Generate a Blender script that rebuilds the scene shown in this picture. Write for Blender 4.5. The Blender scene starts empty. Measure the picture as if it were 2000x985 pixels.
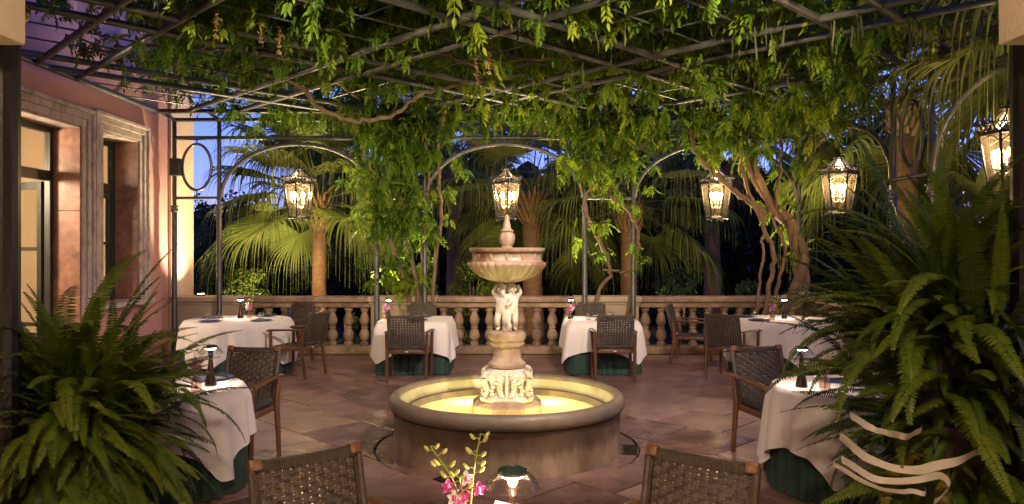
import bpy, bmesh, math, random
import numpy as np
from mathutils import Vector, Matrix, Quaternion

R = math.radians
PI = math.pi
random.seed(7)
scene = bpy.context.scene
COL = scene.collection

# ------------------------------------------------------------------ camera
cam_data = bpy.data.cameras.new('camera')
cam_data.sensor_width = 36.0
cam_data.lens = 26.1
cam_data.clip_start = 0.05
cam_data.clip_end = 2000.0
cam = bpy.data.objects.new('camera', cam_data)
COL.objects.link(cam)
cam.location = (0.0, 0.0, 1.72)
cam.rotation_euler = (R(90), 0, 0)
scene.camera = cam

# ------------------------------------------------------------------ dusk sky
world = bpy.data.worlds.new('World')
scene.world = world
world.use_nodes = True
wn = world.node_tree.nodes
wl = world.node_tree.links
wn.clear()
w_out = wn.new('ShaderNodeOutputWorld')
w_bg = wn.new('ShaderNodeBackground')
w_sky = wn.new('ShaderNodeTexSky')
w_sky.sky_type = 'NISHITA'
w_sky.sun_disc = False
w_sky.sun_elevation = R(5.5)
w_sky.sun_rotation = R(215)
w_sky.altitude = 0
w_sky.air_density = 1.0
w_sky.dust_density = 0.3
w_sky.ozone_density = 3.0
w_tint = wn.new('ShaderNodeMix')
w_tint.data_type = 'RGBA'
w_tint.blend_type = 'MULTIPLY'
w_tint.inputs[0].default_value = 1.0
w_tint.inputs[7].default_value = (0.74, 0.60, 1.62, 1)
wl.new(w_sky.outputs[0], w_tint.inputs[6])
wl.new(w_tint.outputs[2], w_bg.inputs[0])
SKY_STRENGTH = 0.11
w_bg.inputs[1].default_value = SKY_STRENGTH
wl.new(w_bg.outputs[0], w_out.inputs[0])

# ------------------------------------------------------------------ exposure and sampling
vs = scene.view_settings
vs.view_transform = 'Standard'
vs.look = 'None'
vs.exposure = 1.75
vs.gamma = 1.0
vs.use_curve_mapping = False
cy = scene.cycles
cy.use_denoising = True
cy.sample_clamp_indirect = 3.0
cy.sample_clamp_direct = 20.0
cy.max_bounces = 6
cy.diffuse_bounces = 2
cy.glossy_bounces = 2
cy.transmission_bounces = 4
cy.transparent_max_bounces = 16
cy.caustics_reflective = False
cy.caustics_refractive = False

# ------------------------------------------------------------------ lamp powers (fixtures are built further down)
P_LANTERN = 26
P_TABLE = 6.5
P_BASIN = 12
P_CANOPY = 470
P_FLOOD = 290
P_PALM = 260
P_WALL = 58
P_ROOM = 150
WARM = (1.0, 0.64, 0.33)
AMBER = (1.0, 0.77, 0.52)
SOFT = (1.0, 0.83, 0.73)

# ================================================================== materials
MATS = {}

def nodes_of(name):
    m = bpy.data.materials.new(name)
    m.use_nodes = True
    nt = m.node_tree
    nt.nodes.clear()
    return m, nt.nodes, nt.links

def mat(name, c1, c2=None, rough=0.6, scale=6.0, detail=6.0, bump=0.0, bscale=40.0, metal=0.0, spec=0.5,
        c3=None, scale3=1.2, rough2=None, stretch=None, emit=None, estr=0.0, coat=0.0):
    m, N, L = nodes_of(name)
    out = N.new('ShaderNodeOutputMaterial')
    b = N.new('ShaderNodeBsdfPrincipled')
    b.inputs['Metallic'].default_value = metal
    b.inputs['Roughness'].default_value = rough
    b.inputs['Specular IOR Level'].default_value = spec
    b.inputs['Coat Weight'].default_value = coat
    L.new(b.outputs[0], out.inputs[0])
    c2 = c2 or c1
    tc = N.new('ShaderNodeTexCoord')
    oi = N.new('ShaderNodeObjectInfo')              # every copy gets its own patch of the pattern
    sh = N.new('ShaderNodeVectorMath'); sh.operation = 'MULTIPLY_ADD'
    cb = N.new('ShaderNodeCombineXYZ')
    for k_ in range(3): L.new(oi.outputs['Random'], cb.inputs[k_])
    sh.inputs[1].default_value = (37.0, 23.0, 51.0)
    L.new(cb.outputs[0], sh.inputs[0])
    L.new(tc.outputs['Object'], sh.inputs[2])
    src = base_src = sh.outputs[0]
    if stretch:
        mp = N.new('ShaderNodeMapping')
        mp.inputs['Scale'].default_value = stretch
        L.new(src, mp.inputs[0])
        src = mp.outputs[0]
    n1 = N.new('ShaderNodeTexNoise')
    n1.inputs['Scale'].default_value = scale
    n1.inputs['Detail'].default_value = detail
    L.new(src, n1.inputs['Vector'])
    rp = N.new('ShaderNodeValToRGB')
    rp.color_ramp.elements[0].position = 0.33
    rp.color_ramp.elements[1].position = 0.68
    rp.color_ramp.elements[0].color = (*c1, 1)
    rp.color_ramp.elements[1].color = (*c2, 1)
    L.new(n1.outputs[0], rp.inputs[0])
    col = rp.outputs[0]
    if c3:
        n2 = N.new('ShaderNodeTexNoise')
        n2.inputs['Scale'].default_value = scale3
        n2.inputs['Detail'].default_value = 8
        n2.inputs['Roughness'].default_value = 0.65
        L.new(base_src, n2.inputs['Vector'])
        r2 = N.new('ShaderNodeValToRGB')
        r2.color_ramp.elements[0].position = 0.45
        r2.color_ramp.elements[1].position = 0.68
        L.new(n2.outputs[0], r2.inputs[0])
        mx = N.new('ShaderNodeMix')
        mx.data_type = 'RGBA'
        L.new(r2.outputs[0], mx.inputs[0])
        L.new(col, mx.inputs[6])
        mx.inputs[7].default_value = (*c3, 1)
        col = mx.outputs[2]
    L.new(col, b.inputs['Base Color'])
    if rough2 is not None:
        n3 = N.new('ShaderNodeTexNoise')
        n3.inputs['Scale'].default_value = 1.7
        n3.inputs['Detail'].default_value = 5
        L.new(base_src, n3.inputs['Vector'])
        mr = N.new('ShaderNodeMapRange')
        mr.inputs[1].default_value = 0.35
        mr.inputs[2].default_value = 0.65
        mr.inputs[3].default_value = rough
        mr.inputs[4].default_value = rough2
        L.new(n3.outputs[0], mr.inputs[0])
        L.new(mr.outputs[0], b.inputs['Roughness'])
    if bump:
        nb = N.new('ShaderNodeTexNoise')
        nb.inputs['Scale'].default_value = bscale
        nb.inputs['Detail'].default_value = 5
        L.new(src, nb.inputs['Vector'])
        bp = N.new('ShaderNodeBump')
        bp.inputs['Strength'].default_value = bump
        bp.inputs['Distance'].default_value = 0.01
        L.new(nb.outputs[0], bp.inputs['Height'])
        L.new(bp.outputs[0], b.inputs['Normal'])
    if emit:
        b.inputs['Emission Color'].default_value = (*emit, 1)
        b.inputs['Emission Strength'].default_value = estr
    MATS[name] = m
    return m

def leaf_mat(name, dark, mid, bright, trans=0.35, rough=0.45, scale=1.3, dead=None):
    """foliage: colour drifts with the leaf's own tint and slowly through the plant, light passes through"""
    m, N, L = nodes_of(name)
    out = N.new('ShaderNodeOutputMaterial')
    b = N.new('ShaderNodeBsdfPrincipled')
    b.inputs['Roughness'].default_value = rough
    b.inputs['Specular IOR Level'].default_value = 0.22
    t = N.new('ShaderNodeBsdfTranslucent')
    ms = N.new('ShaderNodeMixShader')
    ms.inputs[0].default_value = trans
    at = N.new('ShaderNodeAttribute')
    at.attribute_name = 'tint'
    oi = N.new('ShaderNodeObjectInfo')
    tc = N.new('ShaderNodeTexCoord')
    n = N.new('ShaderNodeTexNoise')
    n.inputs['Scale'].default_value = scale
    n.inputs['Detail'].default_value = 3
    L.new(tc.outputs['Object'], n.inputs['Vector'])
    a1 = N.new('ShaderNodeMath'); a1.operation = 'MULTIPLY_ADD'
    a1.inputs[1].default_value = 0.55
    L.new(at.outputs['Fac'], a1.inputs[0])
    a2 = N.new('ShaderNodeMath'); a2.operation = 'MULTIPLY_ADD'
    a2.inputs[1].default_value = 0.25
    a2.inputs[2].default_value = 0.0
    L.new(oi.outputs['Random'], a2.inputs[0])
    a3 = N.new('ShaderNodeMath'); a3.operation = 'MULTIPLY_ADD'
    a3.inputs[1].default_value = 0.35
    L.new(n.outputs[0], a3.inputs[0])
    L.new(a2.outputs[0], a3.inputs[2])
    L.new(a3.outputs[0], a1.inputs[2])
    rp = N.new('ShaderNodeValToRGB')
    e = rp.color_ramp.elements
    e[0].position = 0.15; e[0].color = (*dark, 1)
    e[1].position = 0.85; e[1].color = (*bright, 1)
    k = e.new(0.5); k.color = (*mid, 1)
    if dead:
        k = e.new(0.96); k.color = (*dead, 1)
    L.new(a1.outputs[0], rp.inputs[0])
    L.new(rp.outputs[0], b.inputs['Base Color'])
    L.new(rp.outputs[0], t.inputs[0])
    L.new(b.outputs[0], ms.inputs[1])
    L.new(t.outputs[0], ms.inputs[2])
    L.new(ms.outputs[0], out.inputs[0])
    MATS[name] = m
    return m

def two_sided_fresnel(N, L, ior):
    """Fresnel of a thin sheet: the same from either side"""
    ge = N.new('ShaderNodeNewGeometry')
    mr = N.new('ShaderNodeMapRange')
    mr.inputs[3].default_value = ior
    mr.inputs[4].default_value = 1.0 / ior
    L.new(ge.outputs['Backfacing'], mr.inputs[0])
    fr = N.new('ShaderNodeFresnel')
    L.new(mr.outputs[0], fr.inputs[0])
    return fr

def glass_mat(name, tint=(1, 1, 1), refl=0.10, rough=0.02, haze=0.0):
    """thin pane: lets light straight through, with a reflection that grows at grazing angles"""
    m, N, L = nodes_of(name)
    out = N.new('ShaderNodeOutputMaterial')
    tr = N.new('ShaderNodeBsdfTransparent')
    tr.inputs[0].default_value = (*tint, 1)
    gl = N.new('ShaderNodeBsdfGlossy')
    gl.inputs['Roughness'].default_value = rough
    fr = two_sided_fresnel(N, L, 1.45)
    ad = N.new('ShaderNodeMath'); ad.operation = 'ADD'; ad.use_clamp = True
    ad.inputs[1].default_value = refl
    ms = N.new('ShaderNodeMixShader')
    L.new(fr.outputs[0], ad.inputs[0])
    L.new(ad.outputs[0], ms.inputs[0])
    body = tr.outputs[0]
    if haze:                                    # warm scatter added so the panes themselves seem to glow
        tl = N.new('ShaderNodeBsdfTranslucent')
        tl.inputs[0].default_value = (0.9, 0.8, 0.6, 1)
        mh = N.new('ShaderNodeMixShader')
        mh.inputs[0].default_value = haze
        L.new(tr.outputs[0], mh.inputs[1]); L.new(tl.outputs[0], mh.inputs[2])
        body = mh.outputs[0]
    L.new(body, ms.inputs[1])
    L.new(gl.outputs[0], ms.inputs[2])
    L.new(ms.outputs[0], out.inputs[0])
    MATS[name] = m
    return m

def emit_mat(name, color, strength):
    m, N, L = nodes_of(name)
    out = N.new('ShaderNodeOutputMaterial')
    e = N.new('ShaderNodeEmission')
    e.inputs[0].default_value = (*color, 1)
    e.inputs[1].default_value = strength
    L.new(e.outputs[0], out.inputs[0])
    MATS[name] = m
    return m

def water_mat(name):
    m, N, L = nodes_of(name)
    out = N.new('ShaderNodeOutputMaterial')
    tr = N.new('ShaderNodeBsdfTransparent')
    tr.inputs[0].default_value = (0.92, 0.94, 0.62, 1)
    gl = N.new('ShaderNodeBsdfGlossy')
    gl.inputs['Roughness'].default_value = 0.04
    fr = two_sided_fresnel(N, L, 1.33)
    tc = N.new('ShaderNodeTexCoord')
    n = N.new('ShaderNodeTexNoise')
    n.inputs['Scale'].default_value = 9
    n.inputs['Detail'].default_value = 3
    L.new(tc.outputs['Object'], n.inputs['Vector'])
    bp = N.new('ShaderNodeBump')
    bp.inputs['Strength'].default_value = 0.25
    bp.inputs['Distance'].default_value = 0.02
    L.new(n.outputs[0], bp.inputs['Height'])
    L.new(bp.outputs[0], gl.inputs['Normal'])
    df = N.new('ShaderNodeBsdfTranslucent')          # yellow-green lamp glow put into the water as scatter colour
    df.inputs[0].default_value = (0.60, 0.62, 0.22, 1)
    d2 = N.new('ShaderNodeBsdfDiffuse')
    d2.inputs[0].default_value = (0.60, 0.62, 0.22, 1)
    m0 = N.new('ShaderNodeMixShader'); m0.inputs[0].default_value = 0.5
    L.new(df.outputs[0], m0.inputs[1]); L.new(d2.outputs[0], m0.inputs[2])
    m1 = N.new('ShaderNodeMixShader'); m1.inputs[0].default_value = 0.6
    L.new(tr.outputs[0], m1.inputs[1]); L.new(m0.outputs[0], m1.inputs[2])
    ms = N.new('ShaderNodeMixShader')
    L.new(fr.outputs[0], ms.inputs[0])
    L.new(m1.outputs[0], ms.inputs[1])
    L.new(gl.outputs[0], ms.inputs[2])
    L.new(ms.outputs[0], out.inputs[0])
    MATS[name] = m

mat('slab_a', (0.19, 0.104, 0.086), (0.30, 0.174, 0.145), rough=0.30, rough2=0.55, scale=3.5, bump=0.35, bscale=22, c3=(0.11, 0.065, 0.055), scale3=2.3)
mat('slab_b', (0.235, 0.136, 0.112), (0.345, 0.212, 0.178), rough=0.34, rough2=0.6, scale=3, bump=0.35, bscale=26, c3=(0.14, 0.08, 0.066), scale3=1.9)
mat('slab_c', (0.15, 0.08, 0.066), (0.225, 0.13, 0.108), rough=0.28, rough2=0.5, scale=4, bump=0.35, bscale=20, c3=(0.24, 0.15, 0.11), scale3=2.6)
mat('slab_wet', (0.13, 0.07, 0.055), (0.22, 0.125, 0.10), rough=0.10, rough2=0.38, scale=3.5, bump=0.3, bscale=18, c3=(0.09, 0.05, 0.042), scale3=2.3)
mat('joint', (0.022, 0.016, 0.013), (0.04, 0.03, 0.025), rough=0.85, scale=20)
mat('stucco', (0.53, 0.27, 0.235), (0.60, 0.32, 0.275), rough=0.85, scale=1.5, bump=0.25, bscale=60, c3=(0.46, 0.225, 0.215), scale3=0.7)
mat('stucco_pale', (0.66, 0.47, 0.33), (0.72, 0.53, 0.37), rough=0.85, scale=3, bump=0.3, bscale=70)
mat('impost', (0.80, 0.63, 0.44), (0.86, 0.69, 0.49), rough=0.9, scale=4, bump=0.4, bscale=55)
mat('marble_pale', (0.46, 0.37, 0.34), (0.60, 0.51, 0.47), rough=0.55, scale=9, bump=0.2, bscale=50, c3=(0.30, 0.22, 0.20), scale3=6, stretch=(1, 1, 0.25))
mat('marble_red', (0.26, 0.115, 0.075), (0.36, 0.19, 0.13), rough=0.45, scale=12, bump=0.12, bscale=60, c3=(0.15, 0.065, 0.05), scale3=3.5)
mat('dark_wood', (0.018, 0.022, 0.020), (0.032, 0.036, 0.032), rough=0.4, scale=8)
mat('iron', (0.055, 0.057, 0.060), (0.085, 0.088, 0.092), rough=0.42, scale=7, metal=0.35, bump=0.08, bscale=60)
mat('black_iron', (0.010, 0.009, 0.008), (0.018, 0.016, 0.014), rough=0.45, scale=9, bump=0.25, bscale=45, metal=0.2)
mat('post_black', (0.004, 0.0036, 0.0032), (0.007, 0.006, 0.005), rough=0.33, scale=9, bump=0.3, bscale=40)
mat('bronze', (0.03, 0.024, 0.018), (0.06, 0.045, 0.03), rough=0.4, scale=12, metal=0.7)
mat('stone_warm', (0.24, 0.15, 0.098), (0.37, 0.245, 0.17), rough=0.75, scale=5, bump=0.4, bscale=35, c3=(0.13, 0.078, 0.055), scale3=3.5)
mat('stone_pier', (0.33, 0.25, 0.18), (0.41, 0.315, 0.23), rough=0.8, scale=3, bump=0.2, bscale=50, c3=(0.36, 0.25, 0.17), scale3=2)
mat('stone_basin', (0.13, 0.085, 0.055), (0.27, 0.185, 0.12), rough=0.6, scale=4.5, bump=0.35, bscale=30, c3=(0.10, 0.062, 0.04), scale3=2.6, rough2=0.4, stretch=(1, 1, 0.16))
def stained(name, z_edge, depth, dark):
    """dark run-off stains hanging from the level z_edge, ragged at the lower end"""
    m = MATS[name]; N = m.node_tree.nodes; L = m.node_tree.links
    b = next(n for n in N if n.type == 'BSDF_PRINCIPLED')
    col = b.inputs['Base Color'].links[0].from_socket
    tc = N.new('ShaderNodeTexCoord')
    mp = N.new('ShaderNodeMapping'); mp.inputs['Scale'].default_value = (7, 7, .8)
    L.new(tc.outputs['Object'], mp.inputs[0])
    n = N.new('ShaderNodeTexNoise'); n.inputs['Scale'].default_value = 1.6; n.inputs['Detail'].default_value = 9; n.inputs['Roughness'].default_value = .7
    L.new(mp.outputs[0], n.inputs['Vector'])
    sx = N.new('ShaderNodeSeparateXYZ'); L.new(tc.outputs['Object'], sx.inputs[0])
    a = N.new('ShaderNodeMath'); a.operation = 'MULTIPLY_ADD'          # z + noise*depth
    a.inputs[1].default_value = depth
    L.new(n.outputs[0], a.inputs[0]); L.new(sx.outputs[2], a.inputs[2])
    r = N.new('ShaderNodeMapRange'); r.inputs[1].default_value = z_edge + depth * .42; r.inputs[2].default_value = z_edge + depth * .62
    L.new(a.outputs[0], r.inputs[0])
    mx = N.new('ShaderNodeMix'); mx.data_type = 'RGBA'; mx.blend_type = 'MULTIPLY'
    L.new(r.outputs[0], mx.inputs[0]); L.new(col, mx.inputs[6]); mx.inputs[7].default_value = (*dark, 1)
    L.new(mx.outputs[2], b.inputs['Base Color'])
stained('stone_basin', .16, .34, (.52, .47, .44))
mat('stone_inner_glow', (0.34, 0.29, 0.16), (0.46, 0.40, 0.25), rough=0.4, scale=8, bump=0.5, bscale=30, c3=(0.22, 0.18, 0.10), scale3=4)  # lighter and yellower than the basin: underwater lamp glow put into the colour
mat('stone_rim', (0.10, 0.072, 0.047), (0.20, 0.148, 0.10), rough=0.4, scale=5, bump=0.4, bscale=40, c3=(0.07, 0.055, 0.04), scale3=2.5, rough2=0.6)
mat('stone_fount', (0.27, 0.175, 0.105), (0.44, 0.325, 0.22), rough=0.26, scale=5, bump=0.3, bscale=35, c3=(0.17, 0.085, 0.04), scale3=3.2, stretch=(1, 1, 0.25), rough2=0.6)
mat('stone_white', (0.50, 0.43, 0.34), (0.66, 0.58, 0.48), rough=0.5, scale=7, bump=0.3, bscale=45, c3=(0.28, 0.20, 0.13), scale3=3)
mat('teak', (0.085, 0.032, 0.013), (0.15, 0.062, 0.026), rough=0.42, scale=14, bump=0.1, bscale=60, stretch=(1, 1, 0.15))
mat('rattan', (0.030, 0.019, 0.013), (0.070, 0.046, 0.031), rough=0.5, scale=30, bump=0.5, bscale=160)
mat('cushion', (0.028, 0.025, 0.026), (0.04, 0.036, 0.036), rough=0.8, scale=20)
mat('cloth_white', (0.78, 0.71, 0.69), (0.82, 0.76, 0.73), rough=0.8, scale=4, bump=0.30, bscale=11)
mat('cloth_green', (0.018, 0.046, 0.033), (0.028, 0.064, 0.047), rough=0.75, scale=5, bump=0.1, bscale=200)
mat('navy', (0.035, 0.045, 0.10), (0.05, 0.065, 0.14), rough=0.35, scale=10)
mat('porcelain', (0.75, 0.73, 0.7), None, rough=0.2)
mat('badge', (0.62, 0.60, 0.55), None, rough=0.3, metal=0.5)
mat('lamp_body', (0.03, 0.018, 0.016), (0.05, 0.03, 0.026), rough=0.22, metal=0.5)
mat('lamp_cap', (0.012, 0.02, 0.03), (0.03, 0.06, 0.05), rough=0.2, scale=8)
mat('bark', (0.10, 0.062, 0.042), (0.18, 0.115, 0.078), rough=0.85, scale=9, bump=0.8, bscale=40, stretch=(1, 1, 0.3))
mat('palm_bark', (0.10, 0.048, 0.024), (0.19, 0.095, 0.048), rough=0.85, scale=10, bump=0.8, bscale=35, stretch=(1, 1, 3))
mat('dry', (0.16, 0.085, 0.035), (0.24, 0.14, 0.06), rough=0.8, scale=12)
mat('pod', (0.020, 0.024, 0.008), (0.04, 0.045, 0.014), rough=0.6, scale=12)
mat('soil', (0.018, 0.015, 0.011), (0.035, 0.03, 0.02), rough=0.95, scale=3, bump=0.5, bscale=12)
mat('terracotta', (0.035, 0.022, 0.016), (0.06, 0.035, 0.025), rough=0.7, scale=5)
mat('ribbon', (0.60, 0.53, 0.46), (0.72, 0.65, 0.57), rough=0.7, scale=5, bump=0.15, bscale=90)
mat('petal_pink', (0.52, 0.03, 0.26), (0.72, 0.20, 0.48), rough=0.5, scale=25)
mat('petal_white', (0.78, 0.66, 0.70), (0.85, 0.80, 0.76), rough=0.5, scale=30)
mat('bud', (0.35, 0.40, 0.07), (0.50, 0.50, 0.14), rough=0.45, scale=20)
mat('stalk', (0.20, 0.28, 0.04), (0.30, 0.36, 0.07), rough=0.5, scale=20)
mat('plaster_room', (0.62, 0.50, 0.34), (0.68, 0.56, 0.40), rough=0.9, scale=2)
mat('curtain', (0.60, 0.46, 0.30), (0.68, 0.54, 0.36), rough=0.9, scale=3)
mat('shade_cloth', (0.7, 0.55, 0.35), None, rough=0.9, emit=(1.0, 0.68, 0.34), estr=2.5)
mat('plastic_black', (0.012, 0.012, 0.013), (0.02, 0.02, 0.021), rough=0.5, scale=30)
leaf_mat('wisteria', (0.030, 0.075, 0.008), (0.095, 0.17, 0.014), (0.26, 0.32, 0.018), trans=0.4, rough=0.6, dead=(0.24, 0.15, 0.03))
leaf_mat('fern', (0.018, 0.042, 0.005), (0.060, 0.105, 0.010), (0.15, 0.20, 0.018), trans=0.22, scale=3)
leaf_mat('fern_old', (0.10, 0.075, 0.012), (0.20, 0.15, 0.022), (0.28, 0.19, 0.04), trans=0.25, scale=3)
leaf_mat('palm', (0.05, 0.085, 0.018), (0.115, 0.155, 0.03), (0.23, 0.25, 0.06), trans=0.3)
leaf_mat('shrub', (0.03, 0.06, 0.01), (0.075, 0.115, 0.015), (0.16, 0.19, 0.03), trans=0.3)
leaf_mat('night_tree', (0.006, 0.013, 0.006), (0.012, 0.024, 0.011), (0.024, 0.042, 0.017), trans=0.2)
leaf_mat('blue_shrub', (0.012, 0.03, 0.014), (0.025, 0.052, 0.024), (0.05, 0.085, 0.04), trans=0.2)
def ironed(name, pitch):
    """pressed fold lines in the linen"""
    m = MATS[name]; N = m.node_tree.nodes; L = m.node_tree.links
    bp = next(n for n in N if n.type == 'BUMP')
    old = bp.inputs['Height'].links[0].from_socket
    tc = N.new('ShaderNodeTexCoord'); sx = N.new('ShaderNodeSeparateXYZ')
    L.new(tc.outputs['Object'], sx.inputs[0])
    acc = old
    for k in range(2):
        pg = N.new('ShaderNodeMath'); pg.operation = 'PINGPONG'; pg.inputs[1].default_value = pitch
        L.new(sx.outputs[k], pg.inputs[0])
        mr = N.new('ShaderNodeMapRange'); mr.inputs[2].default_value = .012; mr.inputs[3].default_value = .9; mr.inputs[4].default_value = 0.0
        L.new(pg.outputs[0], mr.inputs[0])
        ad = N.new('ShaderNodeMath'); ad.operation = 'ADD'
        L.new(acc, ad.inputs[0]); L.new(mr.outputs[0], ad.inputs[1]); acc = ad.outputs[0]
    L.new(acc, bp.inputs['Height'])
ironed('cloth_white', .29)
glass_mat('glass', (0.96, 0.97, 0.95), 0.05)
glass_mat('glass_old', (0.95, 0.92, 0.82), 0.05, 0.05, haze=0.015)
glass_mat('glass_pink', (0.95, 0.85, 0.80), 0.08)
water_mat('water')
emit_mat('bulb', (1.0, 0.60, 0.22), 55)
emit_mat('led', (1.0, 0.80, 0.62), 25)
emit_mat('spot_lens', (1.0, 0.8, 0.5), 12)

# ================================================================== mesh building
class MB:
    def __init__(s):
        s.v = []; s.f = []
    def add(s, vs, fs):
        o = len(s.v)
        s.v += [tuple(v) for v in vs]
        s.f += [tuple(i + o for i in f) for f in fs]
        return s
    def box(s, c, d, rz=0.0, ch=0.0, rot=None):
        x, y, z = d[0] / 2, d[1] / 2, d[2] / 2
        m = Matrix.Rotation(rz, 3, 'Z') if rot is None else rot
        c = Vector(c)
        if ch <= 0:
            vs = [Vector((i * x, j * y, k * z)) for k in (-1, 1) for i, j in ((-1, -1), (1, -1), (1, 1), (-1, 1))]
            fs = [(3, 2, 1, 0), (4, 5, 6, 7), (0, 1, 5, 4), (1, 2, 6, 5), (2, 3, 7, 6), (3, 0, 4, 7)]
            return s.add([c + m @ v for v in vs], fs)
        h = min(ch, x * .9, y * .9, z * .9)
        bm = bmesh.new()
        bmesh.ops.create_cube(bm, size=1)
        for v in bm.verts:
            v.co = Vector((v.co.x * 2 * x, v.co.y * 2 * y, v.co.z * 2 * z))
        bmesh.ops.bevel(bm, geom=list(bm.edges), offset=h, segments=2, profile=0.5, affect='EDGES')
        bm.verts.index_update()
        s.add([c + m @ v.co for v in bm.verts], [[v.index for v in f.verts] for f in bm.faces])
        bm.free()
        return s
    def tube(s, pts, r, n=8, cap=True, flat=None):
        pts = [Vector(p) for p in pts]
        k = len(pts)
        rr = [r] * k if not hasattr(r, '__len__') else list(r)
        closed = (pts[0] - pts[-1]).length < 1e-6
        if closed:
            pts = pts[:-1]; k -= 1; rr = rr[:k]
        T = []
        for i in range(k):
            a = pts[(i - 1) % k] if (closed or i > 0) else pts[i]
            b = pts[(i + 1) % k] if (closed or i < k - 1) else pts[i]
            T.append((b - a).normalized())
        ref = Vector((0, 0, 1)) if abs(T[0].z) < 0.9 else Vector((1, 0, 0))
        u = (ref - T[0] * ref.dot(T[0])).normalized()
        vs = []
        for i in range(k):
            u = (u - T[i] * u.dot(T[i]))
            u = u.normalized() if u.length > 1e-6 else T[i].orthogonal().normalized()
            w = T[i].cross(u)
            for j in range(n):
                a = 2 * PI * j / n
                fu, fw = (flat if flat else (1, 1))
                vs.append(pts[i] + u * math.cos(a) * rr[i] * fu + w * math.sin(a) * rr[i] * fw)
        fs = []
        for i in range(k if closed else k - 1):
            i2 = (i + 1) % k
            for j in range(n):
                j2 = (j + 1) % n
                fs.append((i * n + j, i2 * n + j, i2 * n + j2, i * n + j2)[::-1])
        if cap and not closed:
            fs.append(tuple(range(n)))
            fs.append(tuple((k - 1) * n + j for j in range(n))[::-1])
        return s.add(vs, fs)
    def lathe(s, prof, n=24, c=(0, 0, 0), mod=None, close=False, cap=True):
        """prof: list of (radius, z); mod(i, angle) -> radius factor"""
        vs = []; c = Vector(c); k = len(prof)
        for i, (r, z) in enumerate(prof):
            for j in range(n):
                a = 2 * PI * j / n
                q = r * (mod(i, a) if mod else 1)
                vs.append(c + Vector((q * math.cos(a), q * math.sin(a), z)))
        fs = []
        for i in range(k if close else k - 1):
            i2 = (i + 1) % k
            for j in range(n):
                j2 = (j + 1) % n
                fs.append((i * n + j, i * n + j2, i2 * n + j2, i2 * n + j))
        if cap and not close:
            if prof[0][0] > 1e-5: fs.append(tuple(range(n))[::-1])
            if prof[-1][0] > 1e-5: fs.append(tuple((k - 1) * n + j for j in range(n)))
        return s.add(vs, fs)
    def ellipsoid(s, c, rad, n=10, m=6, rot=None):
        c = Vector(c); vs = []; rot = rot or Matrix.Identity(3)
        for i in range(m + 1):
            t = PI * i / m
            for j in range(n):
                a = 2 * PI * j / n
                vs.append(c + rot @ Vector((rad[0] * math.sin(t) * math.cos(a), rad[1] * math.sin(t) * math.sin(a), rad[2] * math.cos(t))))
        fs = [(i * n + j, (i + 1) * n + j, (i + 1) * n + (j + 1) % n, i * n + (j + 1) % n) for i in range(m) for j in range(n)]
        return s.add(vs, fs)
    def prism(s, poly, z0, z1, top_in=0.0):
        n = len(poly)
        cx = sum(p[0] for p in poly) / n; cy_ = sum(p[1] for p in poly) / n
        vs = [(p[0], p[1], z0) for p in poly]
        if top_in:
            vs += [(p[0], p[1], z1 - top_in) for p in poly]
            vs += [(p[0] + (cx - p[0]) * top_in * 1.6, p[1] + (cy_ - p[1]) * top_in * 1.6, z1) for p in poly]
            rings = 3
        else:
            vs += [(p[0], p[1], z1) for p in poly]
            rings = 2
        fs = [tuple(range(n))[::-1], tuple((rings - 1) * n + i for i in range(n))]
        for k in range(rings - 1):
            for i in range(n):
                j = (i + 1) % n
                fs.append((k * n + i, k * n + j, (k + 1) * n + j, (k + 1) * n + i))
        return s.add(vs, fs)
    def mesh(s, name, m, smooth=True, sharp=40):
        me = bpy.data.meshes.new(name)
        me.from_pydata(s.v, [], s.f)
        me.materials.append(MATS[m])
        if smooth:
            me.polygons.foreach_set('use_smooth', [True] * len(me.polygons))
            me.set_sharp_from_angle(angle=R(sharp))
        me.update()
        return me
    def build(s, name, m, parent=None, smooth=True, sharp=40):
        return link(name, s.mesh(name, m, smooth, sharp), parent)

def link(name, me, parent=None, loc=None, rot=None):
    o = bpy.data.objects.new(name, me)
    COL.objects.link(o)
    if parent: o.parent = parent
    if loc is not None: o.location = loc
    if rot is not None: o.rotation_euler = rot
    return o

def arrays_mesh(name, V, F, m, tint=None, smooth=True):
    """fast mesh from numpy: V (n,3); F (k,3 or 4)"""
    me = bpy.data.meshes.new(name)
    V = np.asarray(V, dtype=np.float32); F = np.asarray(F, dtype=np.int32)
    k, w = F.shape
    me.vertices.add(len(V)); me.vertices.foreach_set('co', V.ravel())
    me.loops.add(k * w); me.loops.foreach_set('vertex_index', F.ravel())
    me.polygons.add(k)
    me.polygons.foreach_set('loop_start', np.arange(0, k * w, w, dtype=np.int32))
    me.update(calc_edges=True)
    if smooth: me.polygons.foreach_set('use_smooth', np.ones(k, dtype=bool))
    if tint is not None:
        at = me.attributes.new('tint', 'FLOAT', 'POINT')
        at.data.foreach_set('value', np.asarray(tint, dtype=np.float32))
    me.materials.append(MATS[m])
    return me

def thing(name, label, cat, loc=(0, 0, 0), rotz=0.0, group=None):
    o = bpy.data.objects.new(name, None)
    COL.objects.link(o)
    o.location = loc; o.rotation_euler = (0, 0, rotz)
    o.empty_display_size = 0.1
    return tag(o, label, cat, group)

def tag(o, label, cat=None, group=None, kind=None):
    o['label'] = label
    if cat: o['category'] = cat
    if group: o['group'] = group
    if kind: o['kind'] = kind
    return o

def struct(o):
    o['kind'] = 'structure'
    return o

def copy_tree(o, parent=None):
    c = o.copy(); COL.objects.link(c); c.parent = parent
    for ch in list(o.children):
        copy_tree(ch, c)
    return c

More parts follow.
